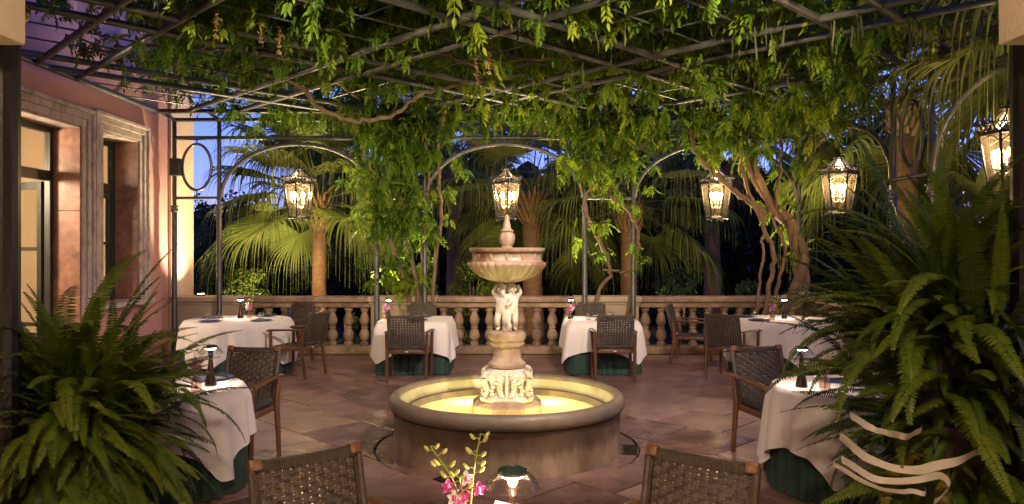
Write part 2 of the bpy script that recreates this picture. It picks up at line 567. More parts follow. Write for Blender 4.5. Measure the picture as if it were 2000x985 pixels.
def lamp(name, kind, power, color, loc, parent=None, size=0.05, aim=None, cone=60, blend=0.6):
    d = bpy.data.lights.new(name, kind)
    d.energy = power; d.color = color
    d.shadow_soft_size = size
    if kind == 'SPOT':
        d.spot_size = R(cone); d.spot_blend = blend
    o = bpy.data.objects.new(name, d)
    COL.objects.link(o)
    o.location = loc
    if parent: o.parent = parent
    if aim is not None:
        o.rotation_euler = (Vector(aim) - Vector(loc)).to_track_quat('-Z', 'Y').to_euler()
    return o

def arc(cx, cz, rx, rz, a0, a1, n):
    return [(cx + rx * math.cos(R(a0 + (a1 - a0) * i / n)), cz + rz * math.sin(R(a0 + (a1 - a0) * i / n))) for i in range(n + 1)]

def spline(pts, n=8):
    """Catmull-Rom through the points"""
    P = [Vector(p) for p in pts]
    P = [P[0] * 2 - P[1]] + P + [P[-1] * 2 - P[-2]]
    out = []
    for i in range(1, len(P) - 2):
        for k in range(n):
            t = k / n
            a, b, c, d = P[i - 1], P[i], P[i + 1], P[i + 2]
            out.append(0.5 * ((2 * b) + (c - a) * t + (2 * a - 5 * b + 4 * c - d) * t * t + (3 * b - a - 3 * c + d) * t ** 3))
    out.append(P[-2])
    return out

# ================================================================== ground, terrace
WALL_X = -5.75
gm = MB().add([(-600, -300, -0.9), (600, -300, -0.9), (600, 900, -0.9), (-600, 900, -0.9)], [(0, 1, 2, 3)])
ground = struct(gm.build('garden_ground', 'soil', smooth=False))

FX, FY = -0.045, 6.64          # fountain centre
DR = 1.175                     # outer radius of the drain ring round the basin
X0, X1, Y0, Y1 = -5.745, 5.10, 1.6, 12.82
bed = MB()
ring_n = 64
# bed of mortar under the slabs: a sheet with a round hole for the fountain's drain
outer = []
for j in range(ring_n):
    a = 2 * PI * j / ring_n
    dx, dy = math.cos(a), math.sin(a)
    t = min(((X1 - FX) if dx > 0 else (X0 - FX)) / dx if abs(dx) > 1e-6 else 1e9,
            ((Y1 - FY) if dy > 0 else (-1.5 - FY)) / dy if abs(dy) > 1e-6 else 1e9)
    outer.append((FX + dx * t, FY + dy * t, -0.012))
inner = [(FX + DR * math.cos(2 * PI * j / ring_n), FY + DR * math.sin(2 * PI * j / ring_n), -0.012) for j in range(ring_n)]
low = [(p[0], p[1], -0.10) for p in inner]
bed.add(outer + inner + low, [(j, (j + 1) % ring_n, ring_n + (j + 1) % ring_n, ring_n + j) for j in range(ring_n)]
        + [(ring_n + j, ring_n + (j + 1) % ring_n, 2 * ring_n + (j + 1) % ring_n, 2 * ring_n + j) for j in range(ring_n)])
bed.box(((X0 + X1) / 2, (Y1 - 1.5) / 2, -0.56), (X1 - X0, Y1 + 1.5, 0.72))
floor = struct(bed.build('terrace_floor', 'joint', smooth=False))

def clip(poly, a, b, c):       # keep a*x + b*y <= c
    out = []
    for i in range(len(poly)):
        p, q = poly[i], poly[(i + 1) % len(poly)]
        dp, dq = a * p[0] + b * p[1] - c, a * q[0] + b * q[1] - c
        if dp <= 0: out.append(p)
        if (dp < 0 < dq) or (dq < 0 < dp):
            t = dp / (dp - dq)
            out.append((p[0] + (q[0] - p[0]) * t, p[1] + (q[1] - p[1]) * t))
    return out

def minus_disc(poly, cx, cy_, r):
    """outer pieces of a small convex polygon after a disc is cut away"""
    pts = []
    for i in range(len(poly)):
        p, q = poly[i], poly[(i + 1) % len(poly)]
        L_ = math.hypot(q[0] - p[0], q[1] - p[1]); k = max(1, int(L_ / 0.02))
        pts += [(p[0] + (q[0] - p[0]) * t / k, p[1] + (q[1] - p[1]) * t / k) for t in range(k)]
    ins = [math.hypot(x - cx, y - cy_) < r for x, y in pts]
    if not any(ins): return [poly]
    if all(ins): return []
    n = len(pts); runs = []
    start = next(i for i in range(n) if ins[i - 1] and not ins[i])
    cur = []
    for k in range(n):
        i = (start + k) % n
        if not ins[i]: cur.append(pts[i])
        elif cur:
            runs.append(cur); cur = []
    if cur: runs.append(cur)
    res = []
    for run in runs:
        if len(run) < 4: continue
        a1 = math.atan2(run[-1][1] - cy_, run[-1][0] - cx); a0 = math.atan2(run[0][1] - cy_, run[0][0] - cx)
        d = (a0 - a1 + PI) % (2 * PI) - PI
        m = max(2, int(abs(d) * r / 0.04))
        arc_ = [(cx + r * math.cos(a1 + d * t / m), cy_ + r * math.sin(a1 + d * t / m)) for t in range(m + 1)]
        simp = [run[0]] + [run[i] for i in range(1, len(run) - 1)
                           if abs((run[i][0] - run[i - 1][0]) * (run[i + 1][1] - run[i][1]) - (run[i][1] - run[i - 1][1]) * (run[i + 1][0] - run[i][0])) > 1e-7] + [run[-1]]
        res.append(simp + arc_[1:-1] if len(arc_) > 2 else simp)
    return res

rs = random.Random(11)
S = 0.71
g = 0.0085
for i in range(-16, 26):
    off = 0.5 * S * (i % 2)
    for j in range(-6, 30):
        u0, v0 = i * S, j * S + off - 6
        q = [(u0 + g, v0 + g), (u0 + S - g, v0 + g), (u0 + S - g, v0 + S - g), (u0 + g, v0 + S - g)]
        c45 = math.sqrt(0.5)
        poly = [((u - v) * c45, (u + v) * c45) for u, v in q]
        for a, b, c in ((1, 0, X1), (-1, 0, -X0), (0, 1, 12.43), (0, -1, -2.35)):
            poly = clip(poly, a, b, c)
            if len(poly) < 3: break
        if len(poly) < 3: continue
        area = abs(sum(poly[k][0] * poly[(k + 1) % len(poly)][1] - poly[(k + 1) % len(poly)][0] * poly[k][1] for k in range(len(poly)))) / 2
        if area < 0.02: continue
        for pl in minus_disc(poly, FX, FY, DR):
            z = rs.uniform(-0.0015, 0.0015)
            cx = sum(p[0] for p in pl) / len(pl); cy_ = sum(p[1] for p in pl) / len(pl)
            loc = [(p[0] - cx, p[1] - cy_) for p in pl]
            o = MB().prism(loc, -0.03, 0.0, 0.004).build('slab', ('slab_wet' if math.hypot(cx - FX, cy_ - FY) < 1.75 + .5 * rs.random() else rs.choice(['slab_a', 'slab_a', 'slab_b', 'slab_c'])), floor, smooth=False)
            o.location = (cx, cy_, z)
# threshold of the loggia, where the camera stands
th = MB().box((0, 0.5, -0.017), (5.4, 3.66, 0.05), ch=0.006).build('threshold_slab', 'slab_b', floor)

# ================================================================== villa on the left
villa = thing('villa', 'pink stucco villa with marble door and window surrounds along the left', 'building', (WALL_X, 10, 0))
def vb(name, m, boxes, parent=villa, ch=0.0, smooth=False):
    mb = MB()
    for (x0, x1, y0, y1, z0, z1) in boxes:
        mb.box(((x0 + x1) / 2 - WALL_X, (y0 + y1) / 2 - 10, (z0 + z1) / 2), (x1 - x0, y1 - y0, z1 - z0), ch=ch)
    return mb.build(name, m, parent, smooth=smooth)
XI = -6.20
D0, D1, DT = 8.30, 9.89, 3.40            # door opening
W0, W1, WB, WT = 10.40, 11.42, 1.00, 3.43  # window opening
vb('wall', 'stucco', [(XI, WALL_X, -2.5, D0, -0.9, 9), (XI, WALL_X, D0, D1, DT, 9), (XI, WALL_X, D1, W0, -0.9, 9),
                      (XI, WALL_X, W0, W1, -0.9, WB), (XI, WALL_X, W0, W1, WT, 9), (XI, WALL_X, W1, 13.25, -0.9, 9)])
vb('corner_pilaster', 'stucco_pale', [(WALL_X, WALL_X + 0.05, 12.42, 13.30, -0.9, 9)], ch=0.01)
vb('rear_wall', 'stucco', [(-11, XI, 13.0, 13.25, -0.9, 9)])
vb('room_floor', 'teak', [(-9.6, XI, 6.2, 13.0, -0.9, 0.0)])
vb('room_wall', 'plaster_room', [(-9.7, -9.6, 6.2, 13.0, 0, 4.2), (-9.6, XI, 6.1, 6.2, 0, 4.2), (-9.6, XI, 12.9, 13.0, 0, 4.2)])
vb('room_ceiling', 'plaster_room', [(-9.7, XI, 6.1, 13.0, 4.2, 4.3)])
# marble surrounds: stepped architrave of three mouldings, each a stone of its own
def surround(y0, y1, z0, zt, w=0.25):
    steps = [(0.0, 0.10, 0.028), (0.10, 0.19, 0.05), (0.19, w, 0.075)]
    for k, (a, b, t) in enumerate(steps):
        for side in (0, 1):
            ys = (y0 - b, y0 - a) if side == 0 else (y1 + a, y1 + b)
            vb('jamb_stone', 'marble_pale', [(WALL_X, WALL_X + t, ys[0], ys[1], z0, zt + a)], ch=0.008)
        vb('lintel_stone', 'marble_pale', [(WALL_X, WALL_X + t, y0 - b, y1 + b, zt + a, zt + b)], ch=0.008)
surround(D0, D1, 0.0, DT, 0.245)
surround(W0, W1, 0.93, WT, 0.245)
# red marble linings of the reveals, each course one slab
for (y0, y1, zb, zt) in ((D0, D1, 0.0, DT), (W0, W1, WB, WT)):
    nz = 3 if zb < 0.5 else 2
    for k in range(nz):
        za = zb + (zt - zb) * k / nz; zc = zb + (zt - zb) * (k + 1) / nz
        vb('reveal_slab', 'marble_red', [(XI, WALL_X + 0.012, y1 - 0.03, y1 - 0.001, za + .002, zc - .002)], ch=0.004)
        vb('reveal_slab', 'marble_red', [(XI, WALL_X + 0.012, y0 + 0.001, y0 + 0.03, za + .002, zc - .002)], ch=0.004)
    vb('soffit_slab', 'marble_pale', [(XI, WALL_X + 0.012, y0 + 0.032, y1 - 0.032, zt - 0.03, zt - 0.001)], ch=0.004)
vb('window_sill', 'marble_pale', [(XI, WALL_X + 0.17, W0 - 0.20, W1 + 0.20, 0.925, 0.995)], ch=0.012)

def joinery(name, y0, y1, z0, zt, transom, mids, leaves):
    """dark timber frame with a glazed light above the transom and glazed leaves below"""
    fr = vb(name, 'dark_wood', [(-6.17, -6.09, y0, y0 + .07, z0, zt), (-6.17, -6.09, y1 - .07, y1, z0, zt),
                                (-6.168, -6.092, y0 + .07, y1 - .07, zt - .08, zt), (-6.175, -6.08, y0 + .07, y1 - .07, transom, transom + .13)], ch=0.006)
    yc = (y0 + y1) / 2
    g_ = vb('pane', 'glass', [(-6.135, -6.129, y0 + .07, y1 - .07, transom + .13, zt - .08)], parent=fr)
    for (a, b) in leaves:
        lf = vb('leaf_frame', 'dark_wood', [(-6.16, -6.10, a, a + .08, z0 + .01, transom), (-6.16, -6.10, b - .08, b, z0 + .01, transom),
                                            (-6.158, -6.102, a + .08, b - .08, z0 + .01, z0 + .12), (-6.158, -6.102, a + .08, b - .08, transom - .09, transom)]
                + [(-6.155, -6.105, a + .08, b - .08, m_ - .02, m_ + .02) for m_ in mids], parent=fr, ch=0.004)
        zs = [z0 + .12] + [v for m_ in mids for v in (m_ - .02, m_ + .02)] + [transom - .09]
        for k in range(0, len(zs), 2):
            vb('pane', 'glass', [(-6.132, -6.127, a + .08, b - .08, zs[k], zs[k + 1])], parent=fr)
    return fr
joinery('window', W0 + .03, W1 - .03, WB, WT - .03, 2.62, [1.85], [(W0 + .10, 10.91), (10.91, W1 - .10)])
dfr = joinery('door_frame', D0 + .03, D1 - .03, 0.0, DT - .03, 2.66, [1.75], [(D0 + .10, 9.08)])
# open leaf of the french door, swung into the room
leaf = MB()
lw, lh = 0.68, 2.64
leaf.box((-lw / 2, 0, 0.07), (lw, .045, .14)).box((-lw / 2, 0, lh - .05), (lw, .045, .10)).box((-.04, 0, lh / 2), (.08, .047, lh)).box((-lw + .04, 0, lh / 2), (.08, .047, lh))
leaf.box((-lw / 2, 0, 1.75), (lw, .04, .05)).box((-lw / 2, 0, 0.75), (lw, .04, .05))
lf = leaf.build('door', 'dark_wood', villa, smooth=False)
lf.location = (-6.19 - WALL_X, 9.79 - 10, 0.01); lf.rotation_euler = (0, 0, R(-22))
MB().box((-lw / 2, 0, 1.37), (lw - .16, .006, 2.4)).build('pane', 'glass', lf, smooth=False)
hd = MB().tube([(-lw + .04, -.03, 1.05), (-lw + .04, -.07, 1.05), (-lw + .16, -.07, 1.05)], .01, 8).build('handle', 'bronze', lf)
# curtains: wavy sheets beside each glazed opening
def curtain(y0, y1, x, z0, z1):
    mb = MB(); n = 46; vs = []
    for k in range(n + 1):
        t = k / n
        vs += [(x - WALL_X + .035 * math.sin(t * 34) + .012 * math.sin(t * 61), y0 + (y1 - y0) * t - 10, z0), (x - WALL_X + .03 * math.sin(t * 34 + .3), y0 + (y1 - y0) * t - 10, z1)]
    mb.add(vs, [(2 * k, 2 * k + 2, 2 * k + 3, 2 * k + 1) for k in range(n)])
    return mb.build('curtain', 'curtain', villa)
curtain(10.35, 10.85, -6.42, 0.05, 3.9)
curtain(10.98, 11.5, -6.42, 0.05, 3.9)
curtain(9.35, 9.86, -6.95, 0.05, 3.9)
curtain(7.6, 8.5, -6.5, 0.05, 3.9)
# lamp in the room
rl = thing('floor_lamp', 'lit shaded floor lamp inside the room behind the open door', 'lamp', (-7.55, 8.15, 0))
MB().lathe([(.16, 0), (.16, .02), (.03, .035), (.014, .06), (.014, 2.2), (0.0, 2.21)], 16).build('stem', 'bronze', rl)
MB().lathe([(.26, 2.08), (.15, 2.42)], 24, cap=False).build('lamp_shade', 'shade_cloth', rl)
lamp('floor_lamp_light', 'POINT', P_ROOM, AMBER, (0.3, 0.6, 2.75), rl, 0.2)

# ================================================================== loggia imposts and black posts either side of the camera
for sx, lab in ((-1, 'left'), (1, 'right')):
    ip = thing('impost_block', f'cream stucco impost at the top {lab} corner of the opening', 'impost', (sx * 2.9, 3.3, 0), group='imposts of the loggia opening')
    MB().box((sx * -0.0, 0.05, 3.45), (1.09, .5, 1.46), ch=0.012).build('stucco_block', 'impost', ip)
    MB().box((sx * 0.25, 0.0, 1.365), (.5, .36, 2.70), ch=0.01).build('pier', 'impost', ip)
    cp = thing('iron_post', f'black cast iron post at the {lab} edge of the view', 'post', (sx * (2.60 if sx < 0 else 2.635), 3.78, 0), group='black posts of the loggia')
    MB().lathe([(.15, 0), (.15, .12), (.11, .14), (.085, .2), (.085, 3.9), (.10, 3.93), (.10, 4.0)], 14).build('shaft', 'post_black', cp, sharp=12)
    MB().lathe([(.10, 2.9), (.125, 2.93), (.125, 2.97), (.10, 3.0)], 20, close=True).build('collar', 'post_black', cp)

# ================================================================== iron pergola
PY = 12.25; PX = 4.72; LX = -5.60; RY = 11.75; ZR = 3.95
perg = thing('pergola', 'grey iron pergola with arcades, oval rings and diagonal lattice roof', 'pergola', (0, 0, 0))
def iron(name, pts, r=0.03, n=10, parent=perg):
    return MB().tube(pts, r, n).build(name, 'iron', parent)
post_me = MB().lathe([(.085, 0), (.085, .05), (.05, .08), (.043, .12), (.043, 2.4), (.034, 2.42), (.034, 3.9), (0, 3.905)], 12).mesh('post', 'iron')
col_me = MB().lathe([(.043, 2.38), (.06, 2.39), (.06, 2.41), (.05, 2.42), (.05, 2.455), (.066, 2.46), (.066, 2.48), (.036, 2.495)], 16).mesh('collar', 'iron')
back_x = [-5.57, -4.83, -2.23, -1.44, 1.20, 2.00, 4.72]
side_y = [9.19, 8.35, 5.74, 4.90]
for (x, y) in [(x, PY) for x in back_x] + [(PX, y) for y in side_y]:
    p = link('post', post_me, perg, (x, y, 0)); link('collar', col_me, p)
# rails of the back arcade, then of the right one
iron('rail', [(-5.57, PY, 3.90), (PX, PY, 3.90)], .036)
iron('rail', [(-5.57, PY, 3.60), (PX, PY, 3.60)], .036)
iron('rail', [(PX, PY, 3.90), (PX, 4.0, 3.90)], .036)
iron('rail', [(PX, PY, 3.58), (PX, 4.0, 3.58)], .036)
def bay(P, axis, a, b):        # arch between two posts
    c = (a + b) / 2; w = abs(b - a) / 2 - .03
    pts = arc(c, 2.62, w, .88, 0, 180, 28)
    iron('arch', [((q[0], P, q[1]) if axis == 'x' else (P, q[0], q[1])) for q in pts], .034)
def pair(P, axis, a, b):       # oval ring held between two near posts
    c = (a + b) / 2
    f = lambda u, z: (u, P, z) if axis == 'x' else (P, u, z)
    o = iron('oval_ring', [f(*q) for q in arc(c, 3.12, .24, .38, 0, 360, 32)[:-1]] + [f(c + .24, 3.12)], .024, 8)
    iron('cross_rail', [f(a, 2.61), f(b, 2.61)], .026)
    iron('ring_pin', [f(c, 3.50), f(c, 3.60)], .012, 6, o)
    for s_ in (-1, 1):
        iron('ring_pin', [f(c + s_ * .24, 3.12), f(c + s_ * abs(b - a) / 2, 3.12)], .011, 6, o)
        MB().ellipsoid(f(c + s_ * .27, 3.12), (.022, .022, .022)).build('ring_bead', 'iron', o)
    iron('ring_pin', [f(c, 2.74), f(c, 2.61)], .011, 6, o)
for a, b in ((-4.83, -2.23), (-1.44, 1.20), (2.00, 4.72)): bay(PY, 'x', a, b)
for a, b in ((-5.57, -4.83), (-2.23, -1.44), (1.20, 2.00)): pair(PY, 'x', a, b)
for a, b in ((9.19, 12.25), (5.74, 8.35)): bay(PX, 'y', a, b)
for a, b in ((8.35, 9.19), (4.90, 5.74)): pair(PX, 'y', a, b)
# roof: edge bars, double diagonals in both directions, thin wires between
RYN = 3.95
iron('edge_bar', [(LX, RYN, ZR), (LX, RY, ZR)], .04)
iron('edge_bar', [(LX, RY, ZR), (PX, RY, ZR)], .038)
iron('edge_bar', [(LX, RYN, ZR), (PX, RYN, ZR)], .04)
for x in back_x:
    iron('stub', [(x, PY, 3.90), (x, RY, ZR)], .03)
def diag(c, s, z, r, name):
    """the line y = c + s*x clipped to the roof"""
    pts = []
    for x in (LX, PX):
        y = c + s * x
        if RYN <= y <= RY: pts.append((x, y, z))
    for y in (RYN, RY):
        x = (y - c) / s
        if LX < x < PX: pts.append((x, y, z))
    if len(pts) == 2 and (Vector(pts[0]) - Vector(pts[1])).length > .5:
        iron(name, pts, r, 10 if r > .02 else 6)
for k in range(-3, 6):
    for d in (0.0, 0.79):
        diag(13.74 + d - 3.45 * k, 1, ZR, .038, 'roof_bar')
        diag(13.50 + d - 3.45 * k, -1, ZR, .038, 'roof_bar')
    for d in (1.68, 2.56):
        diag(13.74 + d - 3.45 * k, 1, ZR + .02, .010, 'roof_wire')
        diag(13.50 + d - 3.45 * k, -1, ZR + .04, .010, 'roof_wire')
# loudspeaker on the first post
sp = thing('loudspeaker', 'small black box loudspeaker fixed to the pergola post beside the villa', 'speaker', (-5.50, 12.17, 2.98))
MB().box((0, 0, .13), (.17, .16, .28), ch=.012).build('cabinet', 'plastic_black', sp)
MB().box((0, -.085, .13), (.145, .01, .25), ch=.003).build('grille', 'plastic_black', sp)
MB().tube([(0, .08, .13), (-.06, .09, .13)], .015, 6).build('bracket', 'iron', sp)

# ================================================================== balustrade
BY = 12.62
bal_prof = [(.075, 0), (.075, .05), (.055, .06), (.048, .075), (.075, .11), (.092, .16), (.088, .21), (.062, .26), (.046, .285), (.062, .295), (.062, .315), (.046, .325),
            (.058, .345), (.083, .39), (.086, .43), (.068, .49), (.048, .545), (.044, .565), (.06, .575), (.06, .59), (.074, .6), (.074, .645)]
bal_me = MB().lathe(bal_prof, 18).mesh('baluster', 'stone_warm', sharp=35)
def balustrade(label, f, piers, spans, axis):
    """f(u, v, z): along, across, up"""
    t = thing('balustrade', label, 'balustrade', f(0, 0, 0))
    o = Vector(f(0, 0, 0))
    def bx(name, m, u0, u1, v, z0, z1, ch=.012):
        a, b = Vector(f(u0, -v, z0)) - o, Vector(f(u1, v, z1)) - o
        return MB().box((a + b) / 2, (abs(b.x - a.x), abs(b.y - a.y), abs(b.z - a.z)), ch=ch).build(name, m, t)
    for u0, u1 in piers:
        p = bx('pier', 'stone_pier', u0, u1, .17, 0.0, .83)
        bx('pier_base', 'stone_pier', u0 - .03, u1 + .03, .20, -.005, .16)
        bx('pier_moulding', 'stone_pier', u0 - .02, u1 + .02, .19, .832, .872)
        bx('coping', 'stone_pier', u0 - .05, u1 + .05, .23, .874, .975, .025)
    for u0, u1, n in spans:
        bx('plinth', 'stone_warm', u0, u1, .15, 0.002, .135)
        bx('top_rail', 'stone_warm', u0, u1, .13, .785, .87)
        bx('coping', 'stone_warm', u0 + .051, u1 - .051, .20, .872, .968, .025)
        for k in range(n):
            u = u0 + (u1 - u0) * (k + .5) / n
            link('baluster', bal_me, t, Vector(f(u, 0, .137)) - o, (0, 0, k * 1.3))
    return t
balustrade('long stone balustrade across the back of the terrace', lambda u, v, z: (u, BY + v, z),
           [(-5.69, -4.55), (-2.37, -1.30), (1.08, 2.13), (4.55, 5.09)],
           [(-4.55, -2.37, 8), (-1.30, 1.08, 9), (2.13, 4.55, 9)], 'x')
balustrade('stone balustrade along the right edge behind the large fern', lambda u, v, z: (PX + .24 + v, u, z),
           [(8.2, 9.35), (4.75, 5.9)], [(9.35, 12.40, 11), (5.9, 8.2, 8)], 'y')
# recessed uplight on the coping that washes the villa corner
ul = thing('coping_uplight', 'small lit uplight on the coping below the villa corner', 'uplight', (-5.28, 12.60, .977))
MB().lathe([(.07, 0), (.07, .02), (.05, .03), (0, .03)], 18).build('housing', 'bronze', ul)
MB().lathe([(.048, .0305), (.048, .036), (0, .038)], 18).build('lens', 'spot_lens', ul)
lamp('uplight_light', 'SPOT', P_WALL, AMBER, (0, 0, .06), ul, .04, aim=(-.42, .1, 1.8), cone=110, blend=.8)

# ================================================================== loggia round the camera (behind the view)
lg = thing('loggia', 'cream stucco loggia whose opening frames the terrace', 'loggia', (0, 0, 0))
MB().box((0, .45, 4.28), (11.4, 6.2, .18)).build('ceiling', 'impost', lg, smooth=False)
MB().box((0, -2.75, 1.65), (11.4, .2, 5.1)).build('rear_wall', 'impost', lg, smooth=False)
MB().box((5.6, .4, 1.65), (.2, 6.1, 5.1)).build('end_wall', 'impost', lg, smooth=False)
pd = MB().lathe([(.16, 4.185), (.16, 4.14), (.13, 4.12), (0, 4.115)], 24).build('added_ceiling_lamp', 'led', lg); pd.location = (0, -.3, 0)  # added lamp, unseen behind the camera, to brighten imposts, ferns and near chairs
lamp('added_ceiling_light', 'POINT', 110, AMBER, (0, -.3, 3.98), lg, .15)

# ================================================================== fountain
fo = thing('fountain', 'tiered stone fountain with cherubs standing in a lit round basin', 'fountain', (FX, FY, 0))
RB = 1.03
MB().lathe([(RB - .015, -.10), (RB - .015, .02), (RB - .03, .05), (RB - .03, .30), (RB - .02, .325), (RB - .02, .34), (RB - .05, .342), (RB - .16, .342), (RB - .19, .2), (RB - .19, -.10)], 96, close=True).build('basin_wall', 'stone_basin', fo)
rim = [(RB - .02, .345), (RB + .005, .365), (RB + .012, .40), (RB + .004, .445), (RB - .02, .470), (RB - .045, .480), (RB - .068, .474), (RB - .082, .455), (RB - .086, .43)]
MB().lathe(rim + [(RB - .088, .40), (RB - .12, .345)], 96, close=True).build('basin_rim', 'stone_rim', fo, sharp=60)
MB().lathe([(RB - .0865, .432), (RB - .10, .40), (RB - .125, .33), (RB - .155, .27), (RB - .17, .15), (RB - .17, .04)], 96, cap=False).build('basin_lining', 'stone_inner_glow', fo)
MB().lathe([(0, .05), (RB - .165, .052)], 64, cap=False).build('basin_floor', 'stone_white', fo, smooth=False)
w = MB(); 
w.lathe([(RB - .152, .285), (.6, .285), (.3, .285), (.0, .285)], 64, cap=False)
w.build('water', 'water', fo)
# drain channel ring and its grates
MB().lathe([(RB - .02, -.010), (DR - .022, -.010), (DR - .018, -.05), (DR, -.05)], 96, cap=False).build('drain_channel', 'slab_wet', fo, smooth=False)
for a0, lab in ((-16, 'right'), (-118, 'front left')):
    gr = thing('drain_grate', f'small slotted metal drain grate at the {lab} of the fountain', 'grate', (FX, FY, 0), group='fountain drain grates')
    mb = MB()
    for k in range(8):
        a = R(a0 + k * 2.1)
        mb.box((math.cos(a) * (DR + RB - .02) / 2, math.sin(a) * (DR + RB - .02) / 2, -.003), (DR - RB - .03, .016, .014), rz=a)
    for rr_ in (RB + .0, DR - .012):
        mb.tube([(rr_ * math.cos(R(a0 - 1 + k * 2)), rr_ * math.sin(R(a0 - 1 + k * 2)), -.004) for k in range(9)], .007, 6)
    mb.build('slots', 'bronze', gr)
# octagonal plinth
def octo(r, z0, z1, r1=None):
    mb = MB(); r1 = r1 or r
    mb.lathe([(r, z0), (r1, z1)], 8)
    return mb
pl = MB().lathe([(.335, .05), (.335, .375), (.328, .383), (.275, .42), (.24, .424)], 8)
po = pl.build('plinth', 'stone_fount', fo, sharp=20); po.rotation_euler = (0, 0, R(22.5))
# scrolled pedestal: soft square in plan
def sq(n=4.5, ph=0.0):
    def f(i, a):
        c, s_ = abs(math.cos(a + ph)), abs(math.sin(a + ph))
        return (c ** n + s_ ** n) ** (-1.0 / n)
    return f
MB().lathe([(.235, .335), (.24, .36), (.215, .385), (.185, .42), (.178, .47), (.19, .53), (.205, .58), (.208, .62), (.195, .655), (.165, .68), (.15, .69)], 48, mod=sq()).build('pedestal', 'stone_white', fo, sharp=70)
# volutes at the corners and leaf carving on the faces
for k in range(4):
    a = R(45 + 90 * k)
    mb = MB()
    d = Vector((math.cos(a), math.sin(a), 0))
    def coil(c, r0, turns, up, m=26):
        return [c + d * (r0 * (1 - .75 * t / m) * math.cos(turns * 2 * PI * t / m)) + Vector((0, 0, up * r0 * (1 - .75 * t / m) * math.sin(turns * 2 * PI * t / m))) for t in range(m + 1)]
    mb.tube(coil(d * .235 + Vector((0, 0, .615)), .055, 1.6, 1), [.024] * 14 + [.018] * 13, 8)
    mb.tube(coil(d * .25 + Vector((0, 0, .395)), .05, 1.5, -1), [.024] * 14 + [.018] * 13, 8)
    mb.tube(spline([d * .285 + Vector((0, 0, .60)), d * .265 + Vector((0, 0, .52)), d * .235 + Vector((0, 0, .45)), d * .285 + Vector((0, 0, .39))], 5), .028, 8)
    mb.build('volute', 'stone_white', fo)
for k in range(4):
    a = R(90 * k)
    nrm = Vector((math.cos(a), math.sin(a), 0)); tg = Vector((-math.sin(a), math.cos(a), 0))
    mb = MB()
    rr = random.Random(k)
    for i in range(11):                      # central acanthus: paired lobes up the face
        z = .37 + i * .028; wd = .018 + .05 * math.sin(PI * (i + .8) / 12) ** 1.0
        for s_ in (-1, 1):
            rot = Matrix((tg, Vector((0, 0, 1)), nrm)).transposed() @ Matrix.Rotation(s_ * R(35), 3, 'Z')
            mb.ellipsoid(nrm * (.20 + .012 * math.sin(i * 1.3)) + tg * s_ * wd * .95 + Vector((0, 0, z)), (.036, .017, .026), 8, 5, rot)
        mb.ellipsoid(nrm * .212 + Vector((0, 0, z)), (.016, .016, .02), 8, 5)
    for s_ in (-1, 1):                       # side scroll sprigs
        for i in range(7):
            t = i / 6
            c = nrm * .205 + tg * s_ * (.10 + .035 * math.sin(t * 5)) + Vector((0, 0, .38 + .25 * t))
            mb.ellipsoid(c, (.020 + .008 * rr.random(), .020, .017 + .01 * rr.random()), 8, 5)
    mb.build('acanthus', 'stone_white', fo)
for o in [c for c in fo.children if c.name.split('.')[0] in ('pedestal', 'volute', 'acanthus')]:
    o.scale = (1, 1, .76); o.location = (0, 0, .1654)
# stacked mouldings under the figures
MB().lathe([(.15, .69), (.165, .70), (.168, .73), (.155, .745), (.135, .76), (.125, .80), (.118, .85), (.122, .875), (.14, .885), (.15, .905), (.14, .925), (.152, .935), (.165, .955), (.168, .985), (.158, 1.005), (.13, 1.015), (.0, 1.02)], 40,
           mod=lambda i, a: 1 + (.02 * math.cos(16 * a) if i in (9, 10, 13) else 0)).build('baluster_stem', 'stone_fount', fo)
